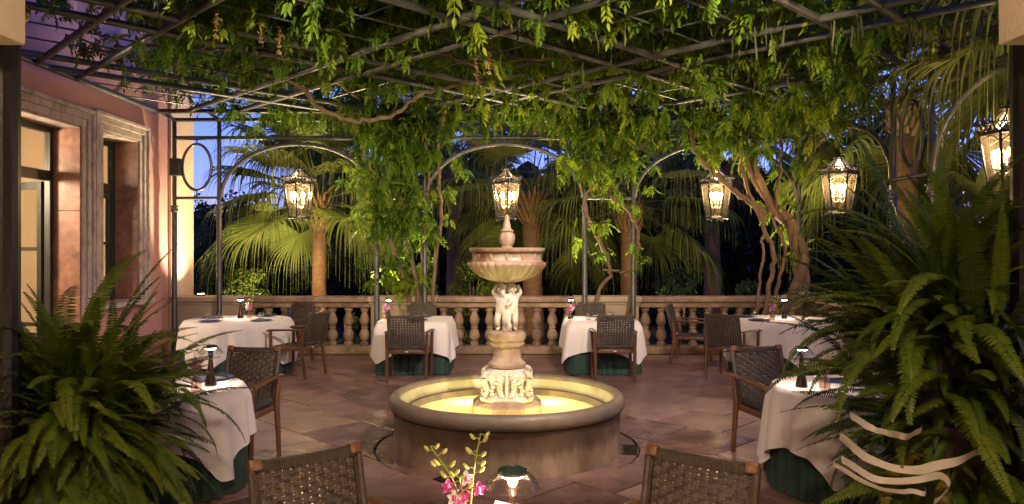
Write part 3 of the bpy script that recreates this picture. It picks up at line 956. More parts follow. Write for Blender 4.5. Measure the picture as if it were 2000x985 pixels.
# cherubs: one body each, arms raised to the bowl
def cherub(ang, lift, turn):
    me = bpy.data.meshes.new('cherub')
    J = {'pel': (0, 0, .185, .050), 'bel': (0, .012, .235, .052), 'che': (0, .002, .285, .047), 'nek': (0, 0, .325, .026), 'hd1': (0, .008, .352, .036), 'hd2': (0, .012, .385, .044), 'hd3': (0, .006, .418, .030),
         'hpL': (.034, 0, .165, .041), 'knL': (.044, .026, .095, .031), 'anL': (.040, .0, .022, .019), 'ftL': (.044, .034, .010, .015),
         'hpR': (-.034, 0, .165, .041), 'knR': (-.030, .016, .092, .031), 'anR': (-.034, -.006, .022, .019), 'ftR': (-.04, .03, .010, .015),
         'shL': (.055, 0, .302, .026), 'elL': (.092, .012, .345, .021), 'haL': (.050, .0, .415, .018),
         'shR': (-.055, 0, .302, .026), 'elR': (-.098, .02, .262, .021), 'haR': (-.055, .058, .225, .017)}
    if lift:
        J['elR'] = (-.096, .0, .338, .021); J['haR'] = (-.062, .0, .41, .017)
    E = [('pel', 'bel'), ('bel', 'che'), ('che', 'nek'), ('nek', 'hd1'), ('hd1', 'hd2'), ('hd2', 'hd3'), ('pel', 'hpL'), ('hpL', 'knL'), ('knL', 'anL'), ('anL', 'ftL'),
         ('pel', 'hpR'), ('hpR', 'knR'), ('knR', 'anR'), ('anR', 'ftR'), ('che', 'shL'), ('shL', 'elL'), ('elL', 'haL'), ('che', 'shR'), ('shR', 'elR'), ('elR', 'haR')]
    ks = list(J); ix = {k: i for i, k in enumerate(ks)}
    me.from_pydata([J[k][:3] for k in ks], [(ix[a], ix[b]) for a, b in E], [])
    o = link('cherub', me, fo)
    md = o.modifiers.new('skin', 'SKIN')
    for i, k in enumerate(ks):
        sv = me.skin_vertices[0].data[i]
        sv.radius = (J[k][3], J[k][3]); sv.use_root = (k == 'pel')
    md.use_smooth_shade = True
    ss = o.modifiers.new('sub', 'SUBSURF'); ss.levels = 2; ss.render_levels = 2
    me.materials.append(MATS['stone_white'])
    a = R(ang)
    o.location = (.060 * math.cos(a), .060 * math.sin(a), 1.018)
    o.rotation_euler = (0, 0, a - PI / 2 + R(turn))
    hr = MB(); rr = random.Random(int(ang))
    for k in range(26):
        th_, ph = rr.uniform(0, 2 * PI), rr.uniform(.0, 1.5)
        p = Vector((.043 * math.sin(ph) * math.cos(th_), .008 + .043 * math.sin(ph) * math.sin(th_) * (.85 if math.sin(th_) > 0 and ph > .8 else 1), .388 + .046 * math.cos(ph)))
        if p.y > .03 and p.z < .41: continue
        hr.ellipsoid(p, (.013, .013, .011), 7, 4)
    hr.build('curls', 'stone_white', o)
    fc = MB()
    fc.ellipsoid((0, .058, .382), (.006, .009, .008), 6, 4)
    fc.ellipsoid((.018, .048, .372), (.014, .010, .012), 7, 4).ellipsoid((-.018, .048, .372), (.014, .010, .012), 7, 4)
    fc.ellipsoid((0, .050, .362), (.010, .007, .004), 6, 4).ellipsoid((0, .046, .352), (.012, .010, .009), 7, 4)
    fc.build('face', 'stone_white', o)
    # drapery and dolphin tail falling between the figures
    return o
cherub(-128, False, 12)
cherub(-52, True, -12)
cherub(90, True, 0)
MB().lathe([(.05, 1.02), (.042, 1.1), (.04, 1.25), (.05, 1.4), (.07, 1.47)], 14).build('core', 'stone_white', fo)
dm = MB()
for k in range(3):
    a = R(-90 + 120 * k)
    dm.tube(spline([(.07 * math.cos(a), .07 * math.sin(a), 1.02), (.10 * math.cos(a + .2), .10 * math.sin(a + .2), 1.07), (.075 * math.cos(a), .075 * math.sin(a), 1.14), (.06 * math.cos(a - .2), .06 * math.sin(a - .2), 1.22)], 6), [.030 - .0008 * i for i in range(19)], 8)
dm.build('drapery', 'stone_white', fo)
# gadrooned bowl, upper ring and finial
NG = 30
lobe = lambda a: abs(math.sin(NG * a / 2)) ** .6
bowl = [(.05, 1.445), (.10, 1.452), (.17, 1.470), (.24, 1.500), (.295, 1.540), (.335, 1.580), (.352, 1.605), (.350, 1.625), (.335, 1.634)]
wts = [0, .3, .8, 1, 1, 1, 1, .8, .1]
MB().lathe(bowl, NG * 8, mod=lambda i, a: 1 - .042 * wts[i] * (1 - lobe(a))).build('bowl', 'stone_fount', fo, sharp=75)
MB().lathe([(.335, 1.630), (.318, 1.640), (.305, 1.655), (.303, 1.70), (.31, 1.715), (.33, 1.722), (.338, 1.735), (.338, 1.752), (.325, 1.758), (.30, 1.752), (.29, 1.72), (.20, 1.69), (0, 1.688)], 72).build('bowl_ring', 'stone_fount', fo)
MB().lathe([(.29, 1.738), (.0, 1.738)], 48, cap=False).build('bowl_water', 'water', fo)
for k in range(14):
    a = 2 * PI * (k + .5) / 14
    MB().box((.308 * math.cos(a), .308 * math.sin(a), 1.68), (.012, .018, .05), rz=a, ch=.003).build('ring_block', 'stone_fount', fo)
MB().lathe([(.10, 1.69), (.10, 1.74), (.055, 1.755), (.045, 1.775), (.06, 1.80), (.068, 1.84), (.064, 1.875), (.05, 1.895), (.062, 1.905), (.052, 1.92), (.036, 1.935), (.03, 1.97), (.022, 2.01), (.014, 2.045), (.0, 2.06)], 24,
           mod=lambda i, a: 1 + (.07 * math.cos(8 * a) if 4 <= i <= 7 else 0)).build('finial', 'stone_fount', fo)
# lamps under the water
for k, a in enumerate((-50, -130, 50, 130)):
    x, y = .60 * math.cos(R(a)), .60 * math.sin(R(a))
    lb = MB().lathe([(.055, .055), (.055, .09), (.04, .10), (0, .10)], 16).build('basin_lamp', 'bronze', fo); lb.location = (x, y, 0)
    MB().lathe([(.036, .101), (.036, .104), (0, .105)], 16).build('lens', 'spot_lens', lb)
    lamp('basin_light', 'POINT', P_BASIN, (1.0, .90, .58), (0, 0, .19), lb, .05)

# ================================================================== lanterns
def make_lantern():
    t = thing('lantern', 'x', 'lantern')
    hexp = lambda r, z, k: Vector((r * math.cos(R(30 + 60 * k)), r * math.sin(R(30 + 60 * k)), z))
    zb, zt, rb, rt = .05, .60, .165, .245
    mb = MB()
    for k in range(6):
        mb.tube([hexp(rb, zb, k), hexp(rt, zt, k)], .013, 6)
        a, b = hexp(rb, zb, k), hexp(rb, zb, k + 1)
        mb.tube([a, b], .015, 6); mb.tube([hexp(rb * 1.12, zb - .02, k), hexp(rb * 1.12, zb - .02, k + 1)], .012, 6)
        mb.tube([hexp(rt, zt, k), hexp(rt, zt, k + 1)], .014, 6)
        # arched heads of the panes
        p, q = hexp(rt * .965, zt - .09, k), hexp(rt * .965, zt - .09, k + 1)
        mb.tube([p.lerp(q, i / 8) + Vector((0, 0, .07 * math.sin(PI * i / 8))) for i in range(9)], .006, 5)
    mb.build('frame', 'black_iron', t)
    cr = MB()
    for k in range(6):
        a, b = hexp(rt + .02, zt + .03, k), hexp(rt + .02, zt + .03, k + 1)
        for z in (0, .075):
            cr.tube([hexp(rt + .01 + z * .45, zt + .015 + z, k), hexp(rt + .01 + z * .45, zt + .015 + z, k + 1)], .009, 6)
        for i in range(5):                     # pierced band of rings
            c = a.lerp(b, (i + .5) / 5) + Vector((0, 0, .022)); tg = (b - a).normalized(); up = Vector((0, 0, 1))
            cr.tube([c + tg * .022 * math.cos(2 * PI * j / 10) + up * .03 * math.sin(2 * PI * j / 10) for j in range(10)] + [c + tg * .022], .006, 5)
        for i in range(9):                     # little crest
            c = hexp(rt + .045, zt + .10, k).lerp(hexp(rt + .045, zt + .10, k + 1), i / 9)
            cr.tube([c + Vector((0, 0, -.012)), c + Vector((0, 0, .028))], [.009, .003], 5)
    cr.build('crown', 'black_iron', t)
    rf = MB()
    for k in range(6):
        rf.tube(spline([hexp(rt - .01, zt + .06, k), hexp(.15, zt + .12, k), hexp(.07, zt + .20, k), hexp(.05, zt + .24, k)], 4), .009, 6)
    rf.lathe([(.085, zt + .235), (.085, zt + .255), (.05, zt + .27), (.02, zt + .275), (.02, zt + .32), (0, zt + .325)], 12)
    rf.build('roof', 'black_iron', t)
    for k in range(6):
        MB().add([hexp(rb - .01, zb + .01, k), hexp(rb - .01, zb + .01, k + 1), hexp(rt - .012, zt - .005, k + 1), hexp(rt - .012, zt - .005, k)], [(0, 1, 2, 3)]).build('pane', 'glass_old', t, smooth=False)
        MB().add([hexp(rt - .03, zt + .06, k), hexp(rt - .03, zt + .06, k + 1), hexp(.06, zt + .22, k + 1), hexp(.06, zt + .22, k)], [(0, 1, 2, 3)]).build('roof_pane', 'glass_old', t, smooth=False)
    for k in range(6):
        p = hexp(rb * 1.02, zb - .03, k)
        MB().ellipsoid(p, (.016, .016, .024), 8, 5).build('foot', 'black_iron', t)
    MB().lathe([(0, zb - .085), (.012, zb - .07), (.02, zb - .05), (.03, zb - .03), (.05, zb - .01), (.03, zb + .02), (.018, zb + .05), (.012, zb + .2), (.012, zb + .30), (0, zb + .31)], 12).build('candle_stem', 'bronze', t)
    for k in range(4):
        a = R(45 + 90 * k); c = Vector((.085 * math.cos(a), .085 * math.sin(a), zb + .22))
        cs = MB().tube(spline([(0, 0, zb + .20), (c.x * .6, c.y * .6, zb + .15), (c.x, c.y, zb + .20)], 4), .007, 6)
        cs.lathe([(.022, 0), (.022, .012), (.012, .018), (.012, .11), (0, .111)], 10, c=c)
        o = cs.build('candle', 'porcelain', t)
        MB().lathe([(.010, .112), (.020, .135), (.019, .155), (.010, .18), (0, .20)], 10, c=c).build('bulb', 'bulb', o)
    MB().tube([(0, 0, zt + .32), (0, 0, zt + .50)], .006, 6).build('hanger', 'black_iron', t)
    lamp('lantern_light', 'POINT', P_LANTERN, WARM, (0, 0, zb + .42), t, .09)
    return t
lan = make_lantern()
spots = [((-3.50, PY - .04, 2.24), 'lit iron lantern hanging in the left arch of the back arcade', 3),
         ((-.10, PY - .04, 2.24), 'lit iron lantern hanging in the arch right behind the fountain finial', 9),
         ((3.36, PY - .04, 2.24), 'lit iron lantern hanging in the back arch before the bright palm fan', 15),
         ((PX, 10.72, 2.24), 'lit iron lantern hanging in the side arch above the tall fern', 4),
         ((PX, 7.05, 2.24), 'iron lantern at the right edge half hidden by the black post', 10)]
for i, (p, lab, a) in enumerate(spots):
    o = lan if i == 0 else copy_tree(lan)
    o.location = p; o.rotation_euler = (0, 0, R(a)); o['label'] = lab; o['group'] = 'lanterns hanging in the arches'
    # rod up to the arch or rail
    MB().tube([(0, 0, 1.09), (0, 0, 1.27)], .006, 6).build('hanger', 'black_iron', o)

# ================================================================== chairs (front is local -Y)
def make_chair():
    t = thing('dining_chair', 'x', 'chair')
    SH, BH = .43, .90
    for s in (-1, 1):
        # front leg up to the arm, rear leg raked back
        MB().tube([(s * .265, -.255, 0), (s * .268, -.25, .44), (s * .272, -.25, .635)], [.019, .023, .021], 8, flat=(1, 1.15)).build('leg', 'teak', t)
        MB().tube([(s * .255, .285, 0), (s * .262, .225, .42), (s * .268, .25, .645)], [.019, .024, .020], 8, flat=(1, 1.15)).build('leg', 'teak', t)
        MB().tube(spline([(s * .268, .30, .665), (s * .272, .1, .662), (s * .276, -.12, .655), (s * .276, -.27, .648), (s * .272, -.305, .632)], 4), [.019] * 4 + [.022] * 4 + [.025] * 4 + [.026, .024, .022, .018, .01], 8, flat=(.6, 1.35)).build('arm', 'teak', t)
    fr = MB()
    fr.box((0, -.235, SH - .028), (.49, .032, .05), ch=.006).box((0, .215, SH - .028), (.49, .032, .05), ch=.006)
    for s in (-1, 1): fr.box((s * .232, -.01, SH - .028), (.032, .42, .05), ch=.006)
    fr.build('seat_frame', 'teak', t)
    # back frame: two raked stiles with capped tops, joined by rails
    lean = lambda z: .235 + (z - .44) * .27
    bf = MB()
    for s in (-1, 1):
        bf.tube([(s * .222, lean(.42), .42), (s * .226, lean(.66), .66), (s * .23, lean(.885), .885)], [.018, .018, .016], 8)
    bf.tube([(-.23, lean(.872), .872), (.23, lean(.872), .872)], .015, 8)
    bf.tube([(-.222, lean(.47), .47), (.222, lean(.47), .47)], .014, 8)
    bf.build('back_frame', 'rattan', t)
    for s in (-1, 1):
        MB().box((s * .213, lean(.875), .880), (.052, .042, .046), ch=.008, rot=Matrix.Rotation(-.26, 3, 'X')).build('corner_cap', 'teak', t)
    def weave(nc, nr, W, H, cw, rw, amp, f, wrap):
        mb = MB()
        def strand(pts, w, side):
            vs = []; m = len(pts); th = .0016
            for i, (u, v, o) in enumerate(pts):
                for a, b in ((-w / 2, -th), (w / 2, -th), (w / 2, th), (-w / 2, th)):
                    vs.append(f(u + a, v, o + b) if side else f(u, v + a, o + b))
            fs = []
            for i in range(m - 1):
                for j in range(4):
                    k = (j + 1) % 4
                    fs.append((4 * i + j, 4 * i + k, 4 * i + 4 + k, 4 * i + 4 + j))
            mb.add(vs, fs)
        for c in range(nc):                     # uprights: each of two cords
            u = W * ((c + .5) / nc - .5)
            for d_ in (-.26, .26):
                strand([(u + d_ * cw, H * r / (2 * nr), amp * math.cos(PI * (r / 2 - .5)) * (1 if c % 2 else -1)) for r in range(2 * nr + 1)], cw * .46, True)
        for r in range(nr):
            v = H * (r + .5) / nr
            for d_ in (-.26, .26):
                strand([(W * (c / (2 * nc) - .5), v + d_ * rw, -amp * math.cos(PI * (c / 2 - .5)) * (1 if r % 2 else -1)) for c in range(2 * nc + 1)], rw * .46, False)
        # closely wound cord over the frame edges
        for (a, b, n_, wv) in wrap:
            for k in range(n_):
                p = Vector(a).lerp(Vector(b), (k + .5) / n_)
                mb.box(f(p.x, p.y, 0), wv)
        return mb
    def fb(u, v, o):
        z = .462 + v * .965
        return Vector((u * (1 + .03 * v), lean(z) - .018 * math.cos(PI * u / .46) + .012 - o, z + o * .25))
    wb = weave(12, 17, .43, .42, .026, .019, .0042, fb, [((-.21, .425, 0), (.21, .425, 0), 46, (.0072, .040, .036)), ((-.218, .0, 0), (-.218, .40, 0), 40, (.034, .036, .0085)), ((.218, .0, 0), (.218, .40, 0), 40, (.034, .036, .0085))])
    o = wb.build('woven_back', 'rattan', t, smooth=False); o['kind'] = 'stuff'
    fsx = lambda u, v, o_: Vector((u, v - .235, SH + .004 - .014 * math.cos(PI * u / .5) * math.sin(PI * v / .45) + o_))
    ws = weave(12, 14, .45, .45, .031, .026, .004, fsx, [])
    o = ws.build('woven_seat', 'rattan', t, smooth=False); o['kind'] = 'stuff'
    MB().ellipsoid((0, .238, SH - .026), (.024, .006, .012), 12, 6).build('oval_badge', 'badge', t)
    return t
chair0 = make_chair()
def cushion_for(t):
    MB().box((0, -.02, .462), (.47, .46, .055), ch=.022).build('cushion', 'cushion', t)
chairs = [((-.625, 2.77), (.62, -.79), 'woven rattan chair back in the left foreground beside the orchid', False),
          ((.555, 2.73), (-.60, -.80), 'woven rattan chair back in the right foreground beside the clear lamp', False),
          ((-1.38, 10.0), (.02, 1), 'woven armchair seen from behind, left of the fountain', False),
          ((-1.46, 11.68), (0, -1), 'woven chair half hidden behind the square table left of the fountain', False),
          ((1.37, 10.06), (.03, 1), 'woven armchair seen from behind, right of the fountain', False),
          ((1.27, 11.68), (0, -1), 'woven chair half hidden behind the square table right of the fountain', False),
          ((-2.98, 10.33), (-.95, .30), 'woven armchair in profile at the far left round table', False),
          ((-3.52, 11.62), (-.46, -.89), 'woven chair against the balustrade behind the far left round table', False),
          ((-2.28, 6.10), (-.12, -1), 'woven armchair facing us behind the small table in the left fern', True),
          ((2.21, 6.16), (.20, -1), 'woven armchair with dark cushion at the small table in the right fern', True),
          ((3.00, 10.13), (.62, .78), 'woven armchair turned away from us at the far right round table', False),
          ((2.80, 11.55), (.92, -.38), 'woven armchair against the balustrade at the far right round table', False)]
for i, (p, f, lab, cu) in enumerate(chairs):
    o = chair0 if i == 0 else copy_tree(chair0)
    o.location = (p[0], p[1], .001)
    o.rotation_euler = (0, 0, math.atan2(f[1], f[0]) + PI / 2)
    o['label'] = lab; o['group'] = 'woven dining chairs'
for o in [c for c in COL.objects if c.name.startswith('dining_chair') and 'fern' in c['label']]:
    cushion_for(o)

# ================================================================== tables under their cloths
pleat = lambda v: v - .35 * v * abs(v) if v > 0 else -1.25 * abs(v) ** .8
def cloth(name, Rf, Lf, h, folds, amp, flare, m, seed, nth=220, nr=14, wave=None, gap=.0, late=0.0):
    rr = random.Random(seed)
    ph = [rr.uniform(0, 6.28) for _ in range(5)]
    V = [(0, 0, h)]; F = []
    radii = [.35, .7, .95, .99]
    rows = len(radii) + nr
    for i in range(rows):
        for j in range(nth):
            a = 2 * PI * j / nth
            r0 = Rf(a); D = Lf(a) - r0
            fo_ = pleat(math.sin(folds * a + ph[0] + 1.3 * math.sin(3 * a + ph[1])) + .5 * math.sin((folds * .53) * a + ph[2]) + .3 * math.sin(folds * 1.7 * a + ph[3]) + .25 * math.sin(3 * a + ph[4]))
            if i < len(radii):
                r = r0 * radii[i]; z = h - (.003 if i == 3 else 0)
            else:
                t = (i - len(radii) + 1) / nr
                z = h - .006 - (D - .006) * t
                tt = t * D / .45
                r = r0 + (.008 + gap) * min(1, 5 * t) + flare * D * t + amp * fo_ * min(1.4, max(0, tt - late)) ** .9
                if wave: r += wave(a, t, D)
            V.append((r * math.cos(a), r * math.sin(a), z))
    for j in range(nth): F.append((0, 1 + j, 1 + (j + 1) % nth))
    tri = MB().add(V, F)
    for i in range(rows - 1):
        for j in range(nth):
            k = (j + 1) % nth
            tri.f.append((1 + i * nth + j, 1 + (i + 1) * nth + j, 1 + (i + 1) * nth + k, 1 + i * nth + k))
    me = tri.mesh(name, m, sharp=80)
    return me
def superr(half, n=14):
    return lambda a: half * (abs(math.cos(a)) ** n + abs(math.sin(a)) ** n) ** (-1 / n)
TABLES = [  # x, y, shape, half, cloth half, rotation of cloth, description
    (-3.98, 10.80, 'round', .74, 1.13, 30, 'far left round table'),
    (3.95, 10.80, 'round', .74, 1.13, 52, 'far right round table'),
    (-1.40, 10.86, 'square', .50, .90, 3, 'square table left of the fountain'),
    (1.30, 10.86, 'square', .50, .90, -4, 'square table right of the fountain'),
    (-2.42, 5.42, 'round', .44, .80, 12, 'small table in the left fern'),
    (2.38, 5.42, 'round', .46, .86, 28, 'small table in the right fern'),
    (0.0, 2.12, 'square', .44, .80, 0, 'foreground table')]
for i, (x, y, sh, hf, ch_, rot, desc) in enumerate(TABLES):
    t = thing('dining_table', f'pedestal table under the cloths of the {desc}', 'table', (x, y, 0), 0, 'dining tables under cloths')
    if sh == 'round': MB().lathe([(0, .705), (hf - .02, .705), (hf - .015, .735), (0, .735)], 40).build('table_top', 'teak', t)
    else: MB().box((0, 0, .72), (2 * hf - .04, 2 * hf - .04, .03), ch=.004).build('table_top', 'teak', t)
    MB().lathe([(.04, .03), (.04, .704)], 14).build('stem', 'black_iron', t)
    MB().lathe([(.24, .002), (.24, .02), (.06, .035), (.04, .04)], 24).build('foot', 'black_iron', t)
    Rt = (lambda a, h_=hf: h_) if sh == 'round' else superr(hf)
    o = link('underskirt', cloth('underskirt', Rt, lambda a: Rt(a) + .728, .739, 26 if sh == 'round' else 30, .017, .02, 'cloth_green', 40 + i, late=.35))
    o.location = (x, y, .0)
    tag(o, f'dark green floor length skirt of the {desc}', 'tablecloth', 'green table skirts')
    cr = R(rot)
    Lw = (lambda a, s_=ch_, c_=cr, Rt_=Rt, h_=hf: max(Rt_(a) + .16, min(superr(s_, 30)(a - c_), Rt_(a) + .60)))
    o = link('tablecloth', cloth('tablecloth', Rt, Lw, .7445, 15 if sh == 'round' else 13, .033, .13 if sh == 'square' else .09, 'cloth_white', 80 + i, gap=.03))
    o.location = (x, y, 0)
    tag(o, f'white tablecloth draped over the {desc}', 'tablecloth', 'white tablecloths')
TZ = .746

# ---- table lamps
def make_lamp(body):
    t = thing('table_lamp', 'x', 'lamp')
    MB().lathe([(0, 0), (.043, 0), (.044, .006), (.030, .07), (.020, .14), (.014, .20), (.016, .235), (.024, .262), (0, .263)], 24).build('stem', body, t)
    MB().lathe([(.026, .264), (.036, .268), (.036, .271), (0, .272)], 24).build('light_ring', 'led', t)
    MB().lathe([(0, .2735), (.042, .2735), (.047, .28), (.045, .290), (.030, .296), (0, .298)], 28).build('cap', 'lamp_cap', t)
    MB().lathe([(.046, .287), (.070, .262), (.088, .234), (.0865, .233), (.069, .260), (.046, .284)], 36, close=True).build('shade', 'glass', t)
    lamp('table_light', 'POINT', P_TABLE, (1.0, .74, .55), (0, 0, .245), t, .03).data.shadow_soft_size = .028
    return t
lampA = make_lamp('lamp_body')
lamp_spots = [((-3.98, 10.88), 'far left round table'), ((-1.80, 10.80), 'square table left of the fountain'), ((.86, 10.85), 'square table right of the fountain'),
              ((3.98, 10.85), 'far right round table'), ((-2.20, 5.42), 'small table in the left fern'), ((2.09, 5.36), 'small table in the right fern')]
for i, (p, desc) in enumerate(lamp_spots):
    o = lampA if i == 0 else copy_tree(lampA)
    o.location = (p[0], p[1], TZ); o['label'] = f'lit table lamp with dark tapered stem on the {desc}'; o['group'] = 'dark stemmed table lamps'
near = make_lamp('glass_pink'); near.location = (.002, 2.34, TZ)
near['label'] = 'lit table lamp with clear stem and shade in the foreground'

# ---- glasses, plates, napkins
gl_me = MB().lathe([(0, 0), (.034, 0), (.036, .004), (.042, .04), (.040, .08), (.033, .105), (.0315, .105), (.039, .08), (.040, .04), (.033, .008), (0, .008)], 20).mesh('glass_tumbler', 'glass')
def tumbler(x, y, lab):
    tag(link('glass_tumbler', gl_me, None, (x, y, TZ)), lab, 'glass', 'stemless glasses on the tables')
pl_me = MB().lathe([(0, .004), (.09, .0), (.15, .012), (.152, .016), (.10, .008), (0, .008)], 32).mesh('charger_plate', 'navy')
nap_me = MB().add([(-.09, -.05, 0), (.09, -.05, 0), (.09, .05, 0), (-.09, .05, 0), (-.085, -.045, .02), (.085, -.045, .014), (.085, .045, .022), (-.085, .045, .016)],
                  [(3, 2, 1, 0), (4, 5, 6, 7), (0, 1, 5, 4), (1, 2, 6, 5), (2, 3, 7, 6), (3, 0, 4, 7)]).mesh('napkin', 'navy', smooth=False)
def plate(x, y, a, lab, desc):
    tag(link('charger_plate', pl_me, None, (x, y, TZ)), lab, 'plate', 'navy plates on the tables')
    tag(link('napkin', nap_me, None, (x, y, TZ + .0095), (0, 0, a)), f'navy napkin, {desc}', 'napkin', 'navy napkins')
for x, y, w_ in ((-4.22, 10.36, 'front'), (-4.42, 10.95, 'left side'), (-3.55, 10.50, 'right front'), (-3.75, 11.25, 'back')):
    plate(x, y, x * 3, f'navy plate at the {w_} of the far left round table', f'{w_} plate of the far left round table')
for x, y, w_ in ((3.50, 10.52, 'left front'), (3.50, 11.12, 'left back'), (4.25, 10.40, 'right front')):
    plate(x, y, x * 2, f'navy plate at the {w_} of the far right round table', f'{w_} plate of the far right round table')
for x, y, w_ in ((-1.35, 10.55, 'near side'), (-1.35, 11.15, 'far side')):
    plate(x, y, .1, f'navy plate on the {w_} of the square table left of the fountain', f'{w_} plate, square table left of the fountain')
for x, y, w_ in ((1.33, 10.55, 'near side'), (1.30, 11.15, 'far side')):
    plate(x, y, -.1, f'navy plate on the {w_} of the square table right of the fountain', f'{w_} plate, square table right of the fountain')
plate(2.45, 5.65, .4, 'navy plate on the small table in the right fern', 'plate on the small table in the right fern')
plate(-2.30, 5.70, .4, 'navy plate on the small table in the left fern', 'plate on the small table in the left fern')
for x, y, lab in ((-4.36, 10.66, 'leftmost glass on the far left round table'), (-4.13, 10.50, 'glass beside the front plate of the far left round table'), (-3.62, 10.72, 'rightmost glass on the far left round table'),
                  (-1.51, 10.72, 'left glass on the square table left of the fountain'), (-1.24, 10.62, 'right glass on the square table left of the fountain'),
                  (1.09, 10.66, 'left glass on the square table right of the fountain'), (1.44, 10.72, 'right glass on the square table right of the fountain'),
                  (3.52, 10.80, 'glass on the far right round table'), (2.62, 5.45, 'glass on the small table in the right fern')):
    tumbler(x, y, 'clear stemless ' + lab)

# white folded napkin standing on the foreground table
fn = MB().add([(-.075, 0, 0), (.06, -.03, 0), (.02, .05, 0), (-.045, .012, .150), (.015, .0, .14)], [(0, 1, 4, 3), (1, 2, 4), (2, 0, 3), (2, 3, 4), (0, 2, 1)]).build('napkin', 'cloth_white', smooth=False)
fn.location = (-.01, 2.45, TZ); tag(fn, 'white folded napkin standing by the foreground lamp', 'napkin')

# ---- orchids in glass vases
pet = lambda L_, W_: ([(0, 0, 0), (L_ * .35, W_ * .5, .004), (L_ * .75, W_ * .42, .0), (L_, 0, -.006), (L_ * .75, -W_ * .42, 0), (L_ * .35, -W_ * .5, .004), (L_ * .5, 0, -.004)],
                      [(0, 6, 1), (1, 6, 2), (2, 6, 3), (3, 6, 4), (4, 6, 5), (5, 6, 0)])
def flower_mesh(sz, m):
    mb = MB()
    for k in range(5):
        a = 2 * PI * k / 5 + .3
        vs, fs = pet(sz * (1 if k % 2 else .85), sz * .62)
        M = Matrix.Rotation(a, 3, 'Z') @ Matrix.Rotation(-.35, 3, 'Y')
        mb.add([M @ Vector(v) for v in vs], fs)
    return mb
fl_p = flower_mesh(.027, None).mesh('flower', 'petal_pink'); fl_w = flower_mesh(.027, None).mesh('flower', 'petal_white')
bud_me = MB().ellipsoid((0, 0, .011), (.0065, .0075, .014), 8, 6).mesh('bud', 'bud')
lip_me = MB().ellipsoid((0, 0, .006), (.007, .010, .009), 8, 5).mesh('flower_lip', 'petal_pink')
def orchid(x, y, lab, stems, seed, where, vase=True):
    rr = random.Random(seed)
    if vase:
        v = thing('bud_vase', f'small glass bud vase on the {where}', 'vase', (x, y, TZ), 0, 'glass bud vases')
        MB().lathe([(0, 0), (.034, .0), (.04, .02), (.036, .06), (.018, .10), (.014, .125), (.019, .14), (.017, .14), (.012, .125), (.016, .10), (.033, .06), (.036, .02), (0, .01)], 20).build('body', 'glass_pink', v)
    t = thing('orchid_spray', lab, 'orchid', (x, y, TZ + .012), 0, 'orchids in bud vases')
    for (dx, dy, hgt, nb, nf) in stems:
        pts = spline([(0, 0, 0), (dx * .12, dy * .12, hgt * .4), (dx * .45, dy * .45, hgt * .72), (dx, dy, hgt)], 6)
        st = MB().tube(pts, [.0034 - .0001 * i for i in range(len(pts))], 6).build('stem', 'stalk', t)
        n = nb + nf
        for k in range(n):
            s = (.40 + .22 * (k + 1) / nf) if k < nf else (.62 + .38 * (k - nf + 1) / nb)
            q = Vector(pts[int(s * (len(pts) - 1))])
            side = 1 if k % 2 else -1
            b = q + Vector((side * .026 * (1.1 - .5 * s), rr.uniform(-.02, .0), .012 - .01 * (k % 3)))
            MB().tube([q, q.lerp(b, .6) + Vector((0, 0, .004)), b], .0016, 5).build('pedicel', 'stalk', st)
            if k < nf:
                fo_ = link('flower', fl_p if rr.random() < .5 else fl_w, st, b, (R(75) + rr.uniform(-.4, .4), rr.uniform(-.4, .4), rr.uniform(-1, 1) * .8))
                link('flower_lip', lip_me, st, b, fo_.rotation_euler)
            else:
                o = link('bud', bud_me, st, b, (rr.uniform(-.5, .5), side * .7, 0)); o.scale = (1.15 - .45 * s + .2,) * 3
    return t
orchid(-.135, 2.34, 'foreground orchid spray with green buds and magenta flowers', [(-.125, .02, .345, 9, 3), (.035, .02, .385, 9, 3), (-.03, -.03, .26, 2, 3)], 3, 'foreground table')
bg = [(-3.86, 10.90, 'far left round table'), (-1.80, 10.60, 'square table left of the fountain'), (.84, 10.62, 'square table right of the fountain'), (3.76, 10.72, 'far right round table'), (2.20, 5.22, 'small table in the right fern'), (-2.22, 5.22, 'small table in the left fern')]
for i, (x, y, d) in enumerate(bg):
    orchid(x, y, f'pink orchid spray on the {d}', [(.05, 0, .30, 3, 9), (-.03, .03, .25, 2, 8)], 20 + i, d)

# ================================================================== vegetation
rng = np.random.default_rng(5)
def rotmats(az, pitch, roll):
    """x axis of the leaf turned to azimuth az, lowered by pitch, rolled about itself"""
    ca, sa, cp, sp_, cr, sr = np.cos(az), np.sin(az), np.cos(pitch), np.sin(pitch), np.cos(roll), np.sin(roll)
    X = np.stack([ca * cp, sa * cp, -sp_], -1)
    Y0_ = np.stack([-sa, ca, np.zeros_like(az)], -1)
    Z0_ = np.cross(X, Y0_)
    Yv = Y0_ * cr[:, None] + Z0_ * sr[:, None]
    Zv = np.cross(X, Yv)
    return np.stack([X, Yv, Zv], -1)
def scatter(tmpl, F, pos, mats, sc):
    n, k = len(pos), len(tmpl)
    V = np.einsum('nij,kj->nki', mats, tmpl) * sc[:, None, None] + pos[:, None, :]
    FF = (F[None] + (np.arange(n) * k)[:, None, None]).reshape(-1, F.shape[1])
    return V.reshape(-1, 3), FF
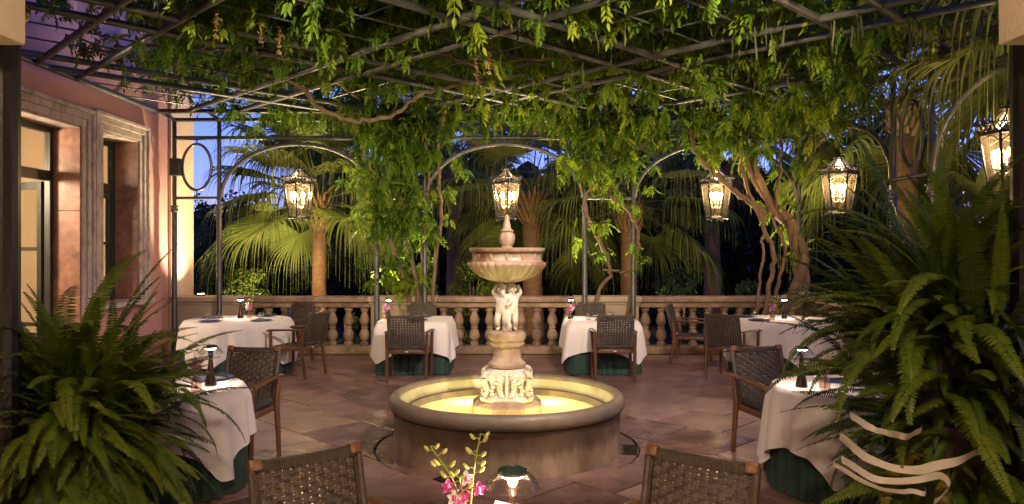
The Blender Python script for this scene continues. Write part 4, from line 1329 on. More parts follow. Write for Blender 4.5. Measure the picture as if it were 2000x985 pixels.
def compound_leaf(seed, n=4, L=.2, droop=.5):
    """wisteria leaf: pairs of pointed leaflets along a drooping rachis"""
    r = np.random.default_rng(seed)
    V = []; F = []
    def leaflet(b, d, up, l, w_):
        d = d / np.linalg.norm(d); s = np.cross(up, d); s /= np.linalg.norm(s); u = np.cross(d, s)
        o = len(V)
        for t, a, h in ((0, 0, 0), (.28, .45, .10), (.62, .42, .06), (1, 0, -.16), (.62, -.42, .06), (.28, -.45, .10)):
            V.append(b + d * l * t + s * a * w_ + u * h * w_ - np.array([0, 0, .10 * l * t * t]))
        F.append((o, o + 1, o + 2, o + 3)); F.append((o, o + 3, o + 4, o + 5))
    for i in range(n + 1):
        t = (i + 1) / (n + 1)
        b = np.array([L * t, 0, -droop * L * t * t])
        l = .092 * (1 - .3 * abs(t - .7)) * r.uniform(.85, 1.12); w_ = l * .40
        if i == n:
            leaflet(b, np.array([1, 0, -droop * 1.8]), np.array([0, 0, 1.]), l, w_)
        else:
            for s in (-1, 1):
                leaflet(b, np.array([.75, s * r.uniform(.6, 1.0), -.35 - .55 * r.random()]), np.array([0, 0, 1.]), l, w_)
    o = len(V)                                        # rachis
    for i in range(4):
        t = i / 3
        V += [np.array([L * t, -.0022, -droop * L * t * t]), np.array([L * t, .0022, -droop * L * t * t])]
    for i in range(3): F.append((o + 2 * i, o + 2 * i + 2, o + 2 * i + 3, o + 2 * i + 1))
    return np.array(V), np.array(F)
LEAF = [compound_leaf(1, 4, .19, .45), compound_leaf(2, 5, .22, .8), compound_leaf(3, 4, .16, .25)]

# clumps of the climbing wisteria: (x, y, z, spread xy, spread z, count)
pos_all = []
def clump(x, y, z, sxy, sz, n):
    m = max(1, n // 4)                                  # shoots, each a tuft of leaves from one tip
    c = rng.normal(0, 1, (m, 3)) * np.array([sxy, sxy, sz]) + np.array([x, y, z])
    for q in c:
        k = int(rng.integers(4, 9))
        pos_all.append(q + rng.normal(0, 1, (k, 3)) * np.array([.03, .03, .035]))
def cover(x, y):
    """how thickly the roof is overgrown here"""
    d = 1.0
    if x < -3.9: d *= .20 if y < 10.6 else .75
    elif x < -3.0: d *= .7
    if x > 1.9 and y < 8.2: d *= .45
    if x > 3.6 and y < 9.5: d *= .75
    return d
for k in range(760):
    x, y = rng.uniform(-5.5, 4.7), rng.uniform(4.2, 12.1)
    if rng.random() > cover(x, y): continue
    low = rng.random()
    z = 4.42 + .12 * rng.normal() - (.32 if low < .13 else 0)
    clump(x, y, z, .26, .10 if low >= .22 else .15, int(rng.uniform(14, 34)))
for k in range(520):                                       # the vine's own roof, above the bars
    x, y = rng.uniform(-5.0, 4.7), rng.uniform(4.2, 12.4)
    if rng.random() > cover(x, y): continue
    clump(x, y, 4.72 + .12 * rng.normal(), .34, .12, int(rng.uniform(20, 44)))
for k in range(90):                                       # fringe along the back edge
    x = rng.uniform(-4.9, 4.6); 
    if -4.9 < x < -3.6 and rng.random() < .5: continue
    clump(x, rng.uniform(11.5, 12.3), 4.10 - abs(rng.normal()) * .10, .2, .10, int(rng.uniform(8, 22)))
for k in range(100):                                        # thick curtain over the left pair of posts
    t = rng.random() ** 1.5
    clump(-1.85 + rng.normal() * (.40 - .12 * t), 12.1 + rng.normal() * .18, 4.0 - 2.0 * t, .17, .16, int(rng.uniform(8, 20)))
for k in range(22):
    clump(-1.75 + rng.normal() * .4, 12.2 + rng.normal() * .2, rng.uniform(1.1, 2.3), .14, .15, int(rng.uniform(5, 12)))
for k in range(60):                                        # curtain over the right pair
    t = rng.random() ** 1.6
    clump(1.45 + rng.normal() * (.36 - .14 * t), 12.1 + rng.normal() * .16, 4.0 - 1.15 * t, .17, .14, int(rng.uniform(8, 18)))
for k in range(8):
    clump(1.75 + rng.normal() * .25, 12.2, rng.uniform(1.3, 2.5), .10, .12, int(rng.uniform(3, 8)))
for k in range(46):                                        # round the twisted trunk
    t = rng.random() ** 1.3
    clump(3.6 + rng.normal() * .55, 12.0 + rng.normal() * .15, 3.98 - .75 * t, .16, .12, int(rng.uniform(6, 16)))
for k in range(12):
    clump(4.35 + rng.normal() * .2, 12.1, rng.uniform(1.6, 3.0), .10, .12, int(rng.uniform(3, 8)))
for k in range(16):                                        # sprays hanging in the right corner
    clump(rng.uniform(3.2, 4.6), rng.uniform(8.6, 11.4), 3.75 - abs(rng.normal()) * .15, .14, .14, int(rng.uniform(8, 20)))
PA = np.concatenate(pos_all)
PA = PA[(PA[:, 1] > 3.9) & (PA[:, 0] > -5.7)]
PA[:, 1] = np.minimum(PA[:, 1], 12.5 + .2 * rng.random(len(PA)))
owner = np.digitize(PA[:, 0] + .3 * np.sin(PA[:, 1] * 2), [-.6, 2.4])
vines = [thing('wisteria_vine', 'wisteria climbing the post pair left of the fountain over the left roof', 'vine', (-1.85, 12.33, 0), 0, 'wisterias on the pergola'),
         thing('wisteria_vine', 'wisteria climbing the post pair right of the fountain over the middle roof', 'vine', (1.55, 12.33, 0), 0, 'wisterias on the pergola'),
         thing('wisteria_vine', 'wisteria with thick twisted trunk round the right corner post', 'vine', (4.45, 12.05, 0), 0, 'wisterias on the pergola')]
leaf_mes = []
for V, F in LEAF:
    leaf_mes.append(arrays_mesh('leaf', V, F, 'wisteria', np.full(len(V), .55)))
for k, vt in enumerate(vines):
    P = PA[owner == k]; n = len(P); base = np.array(vt.location)
    # leaves that show largest: low and near
    score = (4.4 - P[:, 2]) * .8 + (12.4 - P[:, 1]) * .10 - 4 * (P[:, 1] < 6.6)
    order = np.argsort(-score); big = order[:100]; rest = order[100:]
    Vs, Fs, Ts, off = [], [], [], 0
    which = rng.integers(0, 3, n)
    az = rng.uniform(0, 2 * PI, n); pit = R(28) + rng.normal(0, .5, n); rol = rng.normal(0, .35, n); sc = rng.uniform(.5, 1.08, n)
    M = rotmats(az, pit, rol)
    for w_ in range(3):
        idx = rest[which[rest] == w_]
        V, F = scatter(LEAF[w_][0], LEAF[w_][1], P[idx] - base, M[idx], sc[idx])
        Vs.append(V); Fs.append(F + off); off += len(V)
        Ts.append(np.repeat(np.clip(rng.normal(.42, .30, len(idx)), -.1, 1), len(LEAF[w_][0])))
    o = link('foliage', arrays_mesh('foliage', np.concatenate(Vs), np.concatenate(Fs), 'wisteria', np.concatenate(Ts)), vt)
    o['kind'] = 'stuff'
    for i in big:
        o = link('leaf', leaf_mes[which[i]], vt)
        m4 = Matrix([list(M[i][r_]) + [0] for r_ in range(3)] + [[0, 0, 0, 1]])
        o.matrix_local = Matrix.Translation(Vector(P[i] - base)) @ m4 @ Matrix.Diagonal((sc[i],) * 3 + (1,))
print('WISTERIA LEAVES', len(PA))

def stem(vt, pts, r0, r1, n=7, wob=.03, seed=0, name='stem'):
    rr = random.Random(seed)
    P = spline(pts, n)
    b = Vector(vt.location)
    P = [p - b + Vector((rr.gauss(0, wob), rr.gauss(0, wob), rr.gauss(0, wob))) * (0 if i in (0, len(P) - 1) else .5) for i, p in enumerate(P)]
    k = len(P)
    return MB().tube(P, [(r0 + (r1 - r0) * i / (k - 1)) * rr.uniform(.88, 1.12) for i in range(k)], 8).build(name, 'bark', vt, sharp=80)
v0, v1, v2 = vines
# left pair
stem(v0, [(-1.62, 12.36, -.01), (-1.70, 12.3, .9), (-1.95, 12.2, 1.8), (-2.05, 12.2, 2.6), (-2.35, 12.1, 3.3), (-2.6, 11.8, 3.95), (-3.2, 10.8, 4.05)], .045, .022, seed=1)
stem(v0, [(-1.70, 12.38, -.01), (-1.55, 12.3, 1.0), (-1.75, 12.25, 2.0), (-1.85, 12.2, 2.8), (-2.1, 12.05, 3.5), (-2.3, 11.6, 4.0), (-2.4, 10.2, 4.05)], .05, .024, seed=2)
stem(v0, [(-1.32, 12.34, -.01), (-1.28, 12.25, 1.3), (-1.16, 12.2, 2.4), (-1.20, 12.15, 3.4), (-1.1, 11.7, 4.0), (-.8, 10.4, 4.05)], .035, .02, seed=3)
stem(v0, [(-1.48, 12.34, -.01), (-1.50, 12.25, 1.5), (-1.38, 12.2, 2.7), (-1.42, 12.1, 3.6), (-1.5, 11.5, 4.02)], .026, .016, seed=4)
stem(v0, [(-3.45, 9.3, 4.1), (-3.0, 9.5, 3.98), (-2.75, 9.7, 3.86), (-2.55, 10.1, 3.62), (-2.1, 10.2, 3.52), (-1.6, 10.2, 3.62), (-1.25, 10.1, 3.88), (-.7, 9.9, 3.97), (0.2, 9.6, 4.05)], .032, .028, seed=5, name='branch')
stem(v0, [(-4.5, 8.4, 4.05), (-3.9, 8.3, 4.0), (-3.4, 8.6, 4.06), (-2.8, 8.3, 3.99), (-2.2, 8.6, 4.05)], .02, .016, seed=6, name='branch')
stem(v0, [(-3.2, 10.8, 4.05), (-3.7, 10.6, 4.0), (-4.2, 10.9, 4.04), (-4.7, 10.6, 4.0)], .02, .010, seed=7, name='branch')
stem(v0, [(-4.75, 7.9, 4.03), (-4.3, 8.9, 4.0), (-3.9, 9.6, 4.03), (-3.45, 10.2, 4.0)], .014, .010, seed=8, name='branch')
# right pair
stem(v1, [(1.30, 12.36, -.01), (1.42, 12.3, 1.0), (1.62, 12.25, 1.45), (1.28, 12.2, 2.2), (1.22, 12.2, 2.6), (1.5, 12.15, 3.1), (1.62, 12.0, 3.8), (1.3, 11.2, 4.05)], .035, .022, seed=11)
stem(v1, [(1.78, 12.38, -.01), (1.95, 12.3, 1.0), (2.08, 12.25, 1.9), (1.90, 12.2, 2.4), (1.60, 12.2, 2.7), (1.70, 12.15, 3.3), (1.4, 11.9, 3.95), (.7, 10.8, 4.05)], .035, .02, seed=12)
stem(v1, [(1.50, 12.28, 1.42), (1.8, 12.25, 1.40), (2.0, 12.3, 1.38)], .02, .014, seed=13, name='branch')
stem(v1, [(-.3, 7.4, 4.1), (.1, 7.7, 3.95), (.35, 8.0, 3.96), (.5, 8.3, 4.03)], .024, .018, seed=14, name='branch')
stem(v1, [(-.9, 8.7, 4.06), (-.3, 8.9, 3.97), (.4, 8.7, 4.0), (1.1, 9.0, 4.03)], .022, .018, seed=15, name='branch')
stem(v1, [(2.3, 8.2, 4.3), (2.25, 8.5, 4.05), (2.1, 9.0, 3.99), (1.9, 9.8, 4.03)], .03, .022, seed=16, name='branch')
# twisted trunk
def twist(vt, path, turns, rad, r, ph, seed):
    P = spline(path, 9); k = len(P); out = []
    for i, p in enumerate(P):
        t = i / (k - 1); a = ph + turns * 2 * PI * t
        f = rad * (1.0 - .55 * t)
        out.append(p + Vector((f * math.cos(a), f * math.sin(a), 0)))
    rr = random.Random(seed)
    b = Vector(vt.location)
    return MB().tube([p - b for p in out], [r * (1.05 - .68 * i / k) * rr.uniform(.9, 1.1) for i in range(len(out))], 10).build('twisted_trunk', 'bark', vt, sharp=80)
core = [(4.30, 12.10, -.02), (4.62, 12.02, .95), (4.66, 12.02, 1.6), (4.52, 12.02, 2.15), (4.15, 12.02, 2.5), (3.85, 12.0, 3.2), (3.70, 11.9, 3.9)]
twist(v2, core, 2.6, .095, .092, 0, 1)
twist(v2, core, 2.6, .095, .082, 2.2, 2)
twist(v2, core[:4] + [(4.2, 12.02, 2.55), (3.95, 11.95, 3.2), (3.9, 11.9, 4.0)], 2.3, .10, .066, 4.2, 3)
stem(v2, [(4.15, 12.05, 2.35), (3.7, 12.0, 2.62), (3.3, 11.95, 2.95), (2.95, 11.9, 3.35), (2.8, 11.8, 3.85), (2.6, 11.2, 4.05)], .05, .03, seed=21)
stem(v2, [(4.05, 12.08, -.02), (4.12, 12.05, .9), (4.22, 12.0, 1.6), (4.05, 12.0, 2.2), (3.75, 12.0, 2.9), (3.62, 11.9, 3.9)], .05, .028, seed=22)
stem(v2, [(4.22, 12.08, -.02), (4.3, 12.05, 1.1), (4.42, 12.02, 1.75), (4.25, 12.0, 2.3), (4.3, 11.95, 3.0), (4.35, 11.8, 3.95)], .035, .02, seed=23)
stem(v2, [(3.95, 12.08, -.02), (4.0, 12.05, 1.2), (4.08, 12.0, 2.0), (4.05, 12.0, 2.4)], .03, .02, seed=24)
# pods and dry flower heads hanging under the roof
pod_me = [MB().tube([(0, 0, 0), (.006, 0, -.06), (.0, .004, -.15), (-.004, 0, -.21), (0, 0, -.235)], [.004, .009, .012, .010, .003], 6, flat=(1, .5)).mesh('seed_pod', 'pod') for _ in range(1)]
for k in range(64):
    x, y = (rng.uniform(2.2, 4.5), rng.uniform(6.6, 9.4)) if k < 46 else (rng.uniform(-1.2, 2.6), rng.uniform(6.8, 10.5))
    o = link('seed_pod', pod_me[0], v2 if x > 2.4 else v1); b = Vector((v2 if x > 2.4 else v1).location)
    o.location = Vector((x, y, 4.0 - rng.random() * .12)) - b; o.rotation_euler = (rng.normal() * .1, rng.normal() * .1, rng.random() * 6); o.scale = (1, 1, rng.uniform(.8, 1.5))
dry = MB(); rr = random.Random(2)
for k in range(46):
    z = -rr.random() * .26
    dry.ellipsoid((rr.gauss(0, .016) * (1.2 + z * 2), rr.gauss(0, .016), z), (.008, .008, .011), 5, 3)
dry_me = dry.mesh('dry_raceme', 'dry')
for x, y, z in ((-2.75, 6.9, 3.98), (-.4, 8.2, 3.95), (-.25, 8.1, 3.9), (-.42, 8.9, 3.95), (.35, 11.6, 3.8), (-2.5, 7.4, 4.0), (-2.35, 7.5, 4.0), (-1.05, 11.3, 3.85)):
    vt = v0 if x < -.6 else v1
    o = link('dry_raceme', dry_me, vt); o.location = Vector((x, y, z)) - Vector(vt.location); o.scale = (1, 1, rr.uniform(.7, 1.1))

# ---------------------------------------------------------------- ferns in planters
def frond_mesh(seed, L, arch, w0, n=54):
    """boston fern frond along +x, arching over; narrow leaflets on both sides, tip curling"""
    r = np.random.default_rng(seed)
    V = []; F = []; T = []
    def pt(t):
        a = arch * t ** 1.3
        return None
    P = [np.zeros(3)]; ang = 0.0; d = []
    for i in range(n):
        t = i / n; ang = -arch * t ** 1.2
        d.append(np.array([math.cos(ang), .0, math.sin(ang)]))
        P.append(P[-1] + d[-1] * L / n)
    sway = r.normal() * .12
    for i in range(n + 1): P[i] = P[i] + np.array([0, sway * L * (i / n) ** 2, 0])
    for i in range(4, n):
        t = i / n
        w_ = w0 * min(1, (t - .04) * 5) * (1 - ((t - .25) / .78) ** 2 if t > .25 else 1) + .004
        up = np.array([-d[i][2], 0, d[i][0]]); l = w_ * r.uniform(.9, 1.08); bw = L / n * 1.05
        for s in (-1, 1):
            side = np.array([.22, s * 1.0, 0]); side = d[i] * .25 + np.array([0, s, 0]) - up * (.12 + .25 * r.random())
            side /= np.linalg.norm(side)
            o = len(V); b = P[i]
            for a, h, wd in ((0.02, 0, .30), (.35, .05, .50), (.72, .02, .36)):
                V.append(b + side * l * a + up * h * l - d[i] * bw * wd * .9); V.append(b + side * l * a + up * (h - .02) * l + d[i] * bw * wd * 1.0)
            V.append(b + side * l + d[i] * bw * .25 - up * .04 * l); V.append(V[-1] + d[i] * .001)
            for k in range(3): F.append((o + 2 * k, o + 2 * k + 2, o + 2 * k + 3, o + 2 * k + 1))
            T += [r.uniform(.25, .6) + .25 * t] * 8
    for i in range(0, n, 2):
        o = len(V); j = min(n, i + 2); q = .0028 * (1 - .7 * i / n)
        for k in (i, j):
            V += [P[k] + np.array([0, -q, .001]), P[k] + np.array([0, q, .001]), P[k] + np.array([0, 0, -q])]
            T += [.8] * 3
        F += [(o, o + 3, o + 4, o + 1), (o + 1, o + 4, o + 5, o + 2), (o + 2, o + 5, o + 3, o)]
    return arrays_mesh('frond', np.array(V), np.array(F), 'fern', np.array(T))
FR = [frond_mesh(30 + k, L, a, w_) for k, (L, a, w_) in enumerate(((.78, 1.0, .061), (.70, 1.4, .064), (.64, .7, .056), (.84, 1.9, .062), (.58, 1.1, .058), (.82, .6, .060), (.82, 1.25, .068), (.52, .9, .050)))]
FR_OLD = []
for me in FR[:5]:
    c = me.copy(); c.materials[0] = MATS['fern_old']; FR_OLD.append(c)
def fern(name_lab, loc, pot_h, tiers, seed, inner, z_in):
    r = random.Random(seed)
    pt = thing('planter', f'terracotta planter under the {name_lab}', 'planter', loc, 0, 'fern planters')
    MB().lathe([(.0, 0.001), (.20, 0.001), (.22, .03), (.27, pot_h * .75), (.29, pot_h - .06), (.32, pot_h - .05), (.32, pot_h), (.28, pot_h), (.27, pot_h - .05), (0, pot_h - .05)], 32).build('body', 'terracotta', pt)
    t = thing('fern', name_lab, 'fern', (loc[0], loc[1], pot_h - .05), 0, 'potted ferns')
    MB().ellipsoid((0, 0, .02), (.25, .25, .10), 14, 8).build('root_ball', 'soil', t)
    plan = []
    for (z, n, rad, e0, e1, s0, s1, a0, a1) in tiers:
        for k in range(n):
            az = R(r.uniform(a0, a1)); el = R(r.uniform(e0, e1))
            M = Matrix.Rotation(az, 3, 'Z') @ Matrix.Rotation(-el, 3, 'Y') @ Matrix.Rotation(r.uniform(-.5, .5), 3, 'X')
            plan.append((r.choice(FR_OLD) if r.random() < .035 else r.choice(FR), Vector((1.35 * rad * math.cos(az) * r.random(), 1.35 * rad * math.sin(az) * r.random(), z + r.uniform(-.08, .10))), M, r.uniform(s0, s1)))
    # the fronds that show largest (longest, nearest the camera) are single objects
    plan.sort(key=lambda q: (q[1].y + (q[2] @ Vector((.6, 0, 0))).y) - .6 * q[3])
    for me, q, M, s in plan[:296]:
        o = link('frond', me, t); o.location = q; o.rotation_euler = M.to_euler(); o.scale = (s, s, s)
    rest = plan[296:]
    for k in range(inner):                       # inner thicket of older fronds
        az = r.uniform(0, 2 * PI); el = R(r.uniform(-50, 80))
        M = Matrix.Rotation(az, 3, 'Z') @ Matrix.Rotation(-el, 3, 'Y') @ Matrix.Rotation(r.uniform(-.6, .6), 3, 'X')
        rest.append((r.choice(FR), Vector((.22 * math.cos(az) * r.random(), .22 * math.sin(az) * r.random(), r.uniform(z_in[0], z_in[1]))), M, r.uniform(.45, .8)))
    Vs, Fs, Ts, off = [], [], [], 0
    for me, q, M, s in rest:
        nv = len(me.vertices); v = np.empty(nv * 3, np.float32); me.vertices.foreach_get('co', v); v = v.reshape(-1, 3)
        f = np.empty(len(me.polygons) * 4, np.int32); me.loops.foreach_get('vertex_index', f)
        Vs.append((v @ np.array(M).T) * s + np.array(q)); Fs.append(f.reshape(-1, 4) + off); Ts.append(np.full(nv, r.uniform(.1, .6))); off += nv
    o = link('inner_fronds', arrays_mesh('inner_fronds', np.concatenate(Vs), np.concatenate(Fs), 'fern', np.concatenate(Ts)), t); o['kind'] = 'stuff'
    return t
fern('large dark fern spilling over the left foreground', (-2.50, 4.25, 0), .66,
     [(.16, 80, .25, 25, 78, .7, 1.1, 0, 360), (.10, 70, .28, -5, 40, .65, 1.05, 0, 360), (.05, 60, .25, -40, 5, .6, 1.0, 170, 390), (.30, 40, .2, 55, 88, .75, 1.15, 0, 360), (-.10, 44, .25, -60, -10, .7, 1.0, 180, 360), (.2, 50, .2, 15, 60, .8, 1.15, 210, 380), (-.1, 40, .25, -45, 0, .7, 1.0, 220, 350)], 4, 200, (-.1, .35))
fern('towering dark fern filling the right foreground with white ribbons', (2.46, 4.15, 0), .80,
     [(.60, 62, .25, 40, 84, .85, 1.15, 0, 360), (.35, 60, .3, 25, 75, .8, 1.1, 0, 360), (.10, 60, .3, 10, 65, .75, 1.1, 90, 390), (-.20, 66, .3, -45, 25, .7, 1.05, 150, 390), (-.45, 50, .3, -60, 5, .65, 1.0, 150, 390), (.85, 40, .2, 50, 86, .75, 1.1, 0, 360), (.45, 50, .2, 25, 62, .95, 1.25, 120, 250), (.0, 30, .2, -5, 35, .7, .95, 140, 230), (-.35, 70, .3, -50, 0, .6, .95, 200, 340)], 9, 380, (-.5, .9))
# lower mass that carries the tall fern
tf = MB().lathe([(.27, .79), (.24, 1.0), (.17, 1.3), (.08, 1.5), (0, 1.55)], 18).build('root_column', 'soil', [o for o in COL.objects if o.name == 'fern.001'][0])
tf.location = (0, 0, -.75)
# white ribbons tangled in it
def ribbon(pts, w0, lab):
    P = spline(pts, 8); vs = []
    for i, p in enumerate(P):
        t = i / (len(P) - 1)
        up = Vector((.25 * math.sin(9 * t), .35 * math.sin(5 * t + len(lab)), 1)).normalized(); w_ = w0 * (1.0 + .12 * math.sin(11 * t + 1))
        p = p + Vector((0, .010 * math.sin(23 * t), .002 * math.sin(31 * t)))
        p = p + Vector((0, .16 * (2 * t - 1) ** 4, 0))
        vs += [p - up * w_ / 2, p + up * w_ / 2, p + up * w_ / 2 + Vector((0, .002, 0)), p - up * w_ / 2 + Vector((0, .002, 0))]
    fs = []
    for i in range(len(P) - 1):
        for j in range(4): fs.append((4 * i + j, 4 * i + (j + 1) % 4, 4 * i + 4 + (j + 1) % 4, 4 * i + 4 + j))
    o = MB().add(vs, fs).build('ribbon', 'ribbon'); tag(o, lab, 'ribbon', 'white ribbons in the fern')
def px(x, y, d):
    d += .24
    return ((x - 1000) / 1450 * d, d, 1.72 - (y - 492.5) / 1450 * d)
ribbon([px(1690, 826, 3.45), px(1705, 838, 3.44), px(1730, 845, 3.42), px(1770, 853, 3.40), px(1834, 850, 3.40)], .034, 'short white ribbon, the topmost one in the tall fern')
ribbon([px(1668, 868, 3.42), px(1700, 898, 3.38), px(1760, 917, 3.35), px(1820, 914, 3.34), px(1890, 896, 3.36), px(1975, 884, 3.42)], .040, 'long white ribbon sagging from the tall fern to the black post')
ribbon([px(1672, 915, 3.40), px(1715, 938, 3.37), px(1770, 940, 3.35), px(1835, 930, 3.34), px(1858, 955, 3.34), px(1860, 1000, 3.33)], .034, 'white ribbon bent downward at the bottom of the tall fern')
ribbon([px(1655, 925, 3.42), px(1720, 955, 3.36), px(1790, 962, 3.36), px(1840, 972, 3.36)], .022, 'thin white ribbon lowest in the tall fern')

# ---------------------------------------------------------------- fan palms in the garden
def fan_mesh(az, el, Lp, Lf, r, nseg=56, hang=1.0):
    """one fan: arching petiole, half-fused pleated segments, split tips and threads falling straight down"""
    V = []; F = []; T = []
    d0 = np.array([math.cos(az) * math.cos(el), math.sin(az) * math.cos(el), math.sin(el)])
    side = np.array([-math.sin(az), math.cos(az), 0.0])
    P = []; p = np.zeros(3); d = d0.copy()
    for i in range(7):
        P.append(p.copy()); d = d + np.array([0, 0, -.05]) ; d /= np.linalg.norm(d); p = p + d * Lp / 6
    o = len(V)
    for i, q in enumerate(P):
        w_ = .022 * (1 - .5 * i / 6)
        up = np.cross(d, side)
        V += [q - side * w_, q + side * w_, q + up * w_ * .8, ]; T += [.6] * 3
    for i in range(6):
        a = o + 3 * i
        F += [(a, a + 3, a + 4, a + 1), (a + 1, a + 4, a + 5, a + 2), (a + 2, a + 5, a + 3, a)]
    hub = P[-1]; fwd = d / np.linalg.norm(d); up = np.cross(fwd, side); up /= np.linalg.norm(up)
    span = R(245)
    for s in range(nseg):
        ph = (s / (nseg - 1) - .5) * span + r.normal() * .015
        l = Lf * (.80 + .25 * math.cos(ph)) * r.uniform(.92, 1.05)
        dr = fwd * math.cos(ph) + side * math.sin(ph) + up * (-.10 + .25 * abs(math.sin(ph)))
        dr /= np.linalg.norm(dr)
        lat = np.cross(up, dr); lat /= np.linalg.norm(lat)
        q = hub.copy(); cur = dr.copy(); st = l / 8; tint = np.clip(r.normal(.5, .2), 0, 1); sg = r.uniform(.6, 1.4)
        o = len(V)
        for k in range(13):
            t = k / 8
            half = l * min(t, .55) * math.tan(span / nseg / 2) * (1.04 if t <= .56 else max(.05, 1.9 - 1.65 * t)) + .004
            if t > 1: half = .0035
            V += [q - lat * half + up * half * .25, q - up * half * .35, q + lat * half + up * half * .25]; T += [tint + .12 * t] * 3
            if t > .5: cur = cur + np.array([0, 0, -1.25 * hang * (t - .42) * sg]); cur /= np.linalg.norm(cur)
            q = q + cur * st
        for k in range(12):
            a = o + 3 * k
            F += [(a, a + 3, a + 4, a + 1), (a + 1, a + 4, a + 5, a + 2)]
    return arrays_mesh('frond', np.array(V), np.array(F), 'palm', np.clip(np.array(T), 0, 1))
def palm(lab, x, y, zc, r0, n, Lp, Lf, seed, el0=-25, el1=80, hang=1.0, skirt=4, nseg=58, azr=(0, 360), clear=28):
    r = np.random.default_rng(seed); rr = random.Random(seed)
    t = thing('fan_palm', lab, 'palm', (x, y, -.9), 0, 'fan palms in the garden')
    H = zc + .9
    prof = []
    m = int(H / .06)
    for i in range(m + 1):
        z = H * i / m
        prof.append((r0 * (1.25 - .35 * min(1, z / H * 2)) * (1 + (.035 if i % 2 else -.02)), z - .02))
    MB().lathe(prof + [(0, H + .05)], 16, mod=lambda i, a: 1 + .02 * math.sin(3 * a + i * .7)).build('trunk', 'palm_bark', t, sharp=25)
    bt = MB()                                   # old leaf bases
    for k in range(60):
        a = k * 2.4; z = H - .55 + .6 * k / 60
        d = Vector((math.cos(a), math.sin(a), 0))
        bt.tube([d * r0 * .85 + Vector((0, 0, z - .1)), d * (r0 * 1.35) + Vector((0, 0, z + .06)), d * (r0 * 1.65) + Vector((0, 0, z + .15 + rr.random() * .08))], [.05, .035, .008], 5, flat=(.5, 1))
    bt.build('leaf_bases', 'dry', t)
    for k in range(n):
        el = R(el0 + (el1 - el0) * ((k + .5) / n) ** 1.0 + r.normal() * 5)
        az = R(azr[0] + ((k * 137.5) % 360) / 360 * (azr[1] - azr[0]) + r.normal() * 8)
        if el < R(clear) and 238 < math.degrees(az) % 360 < 302: continue      # the trunk's front side is pruned
        o = link('frond', fan_mesh(az, el, Lp * r.uniform(.85, 1.15), Lf * r.uniform(.85, 1.1), r, nseg, hang), t)
        o.location = (0, 0, H - .15 + .3 * k / n)
    for k in range(skirt // 2):                 # dead fans hanging against the trunk
        me = fan_mesh(R(k * 137.5 + 40), R(-58 + r.normal() * 10), Lp * .6, Lf * .75, r, 30, hang)
        me.materials[0] = MATS['dry']
        o = link('dead_frond', me, t); o.location = (0, 0, H - .25)
    return t
palm('fan palm with shaggy brown trunk behind the left arch', -4.05, 15.6, 2.80, .165, 34, 1.3, 1.3, 1, -22, 75, 1.2, skirt=0)
palm('fan palm behind the fountain and the middle lantern', .45, 16.4, 2.95, .24, 26, 1.15, 1.2, 2, -35, 60, skirt=0)
palm('fan palm whose bright fan hangs behind the right back lantern', 2.55, 16.2, 2.75, .20, 24, 1.2, 1.15, 3, -30, 55, skirt=0)
palm('tall fan palm rising behind the right corner of the terrace', 6.7, 12.6, 4.3, .21, 30, 1.5, 1.4, 4, -40, 70, 1.3, skirt=0)
palm('fan palm leaning its large fans over the right edge of the roof', 6.6, 8.3, 4.5, .22, 26, 1.3, 1.4, 5, -30, 70, 1.2, skirt=0)
palm('dark fan palm deep in the garden left of the fountain', -1.6, 20.5, 4.2, .22, 20, 1.4, 1.3, 6, -40, 60, nseg=28)
palm('dark fan palm deep in the garden right of the fountain', 5.4, 20.0, 5.0, .22, 20, 1.5, 1.4, 7, -40, 65, nseg=28)

# ---------------------------------------------------------------- shrubs and night trees
def leaf_cloud(n, blobs, size, r, m):
    """diamond leaves folded on the rib, spread through a set of ellipsoid clumps"""
    tm = np.array([(0, 0, 0), (.4, .24, .07), (1, 0, -.06), (.4, -.24, .07)]); F = np.array([(0, 1, 2, 3)])
    w_ = np.array([b[3] * b[4] * b[5] for b in blobs]) ** (2 / 3); w_ = w_ / w_.sum()
    idx = r.choice(len(blobs), n, p=w_)
    B = np.array(blobs)[idx]
    u = r.normal(size=(n, 3)); u /= np.linalg.norm(u, axis=1)[:, None]
    rad = r.uniform(.45, 1.05, n) ** .6
    P = B[:, :3] + u * rad[:, None] * B[:, 3:6]
    M = rotmats(r.uniform(0, 2 * PI, n), r.normal(.3, .6, n), r.normal(0, .6, n))
    V, FF = scatter(tm, F, P, M, r.uniform(.7, 1.3, n) * size)
    return arrays_mesh('crown', V, FF, m, np.repeat(np.clip(r.normal(.5, .25, n), 0, 1), 4))
def shrub(lab, x, y, w_, h, n, size, m, seed, name='shrub', cat='shrub', group='garden shrubs', trunk=0.0, z0=-.9, nb=16):
    r = np.random.default_rng(seed); rr = random.Random(seed)
    t = thing(name, lab, cat, (x, y, z0), 0, group)
    blobs = []
    for k in range(nb):
        a = rr.uniform(0, 6.28); q = rr.random() ** .5; zz = rr.uniform(trunk, h * .92)
        f = math.sin(PI * min(1, .25 + .72 * (zz - trunk) / max(.1, h - trunk))) ** .6
        b = w_ * rr.uniform(.28, .46) * .7
        blobs.append((w_ * .62 * q * f * math.cos(a), w_ * .62 * q * f * math.sin(a), zz, b, b, b * rr.uniform(.6, .9)))
    o = link('crown', leaf_cloud(n, blobs, size, r, m), t); o['kind'] = 'stuff'
    tk = MB()
    tk.tube([(0, 0, -.02), (.05, 0, h * .3), (0, .04, h * .75)], [w_ * .05 + .02, w_ * .04 + .015, .01], 8)
    for b in blobs[::2]:
        tk.tube(spline([(0.02, 0, max(.05, b[2] * .4)), (b[0] * .5, b[1] * .5, b[2] * .75), (b[0], b[1], b[2])], 3), [.02, .018, .016, .014, .012, .008, .005], 5)
    tk.build('trunk', 'bark', t)
    return t
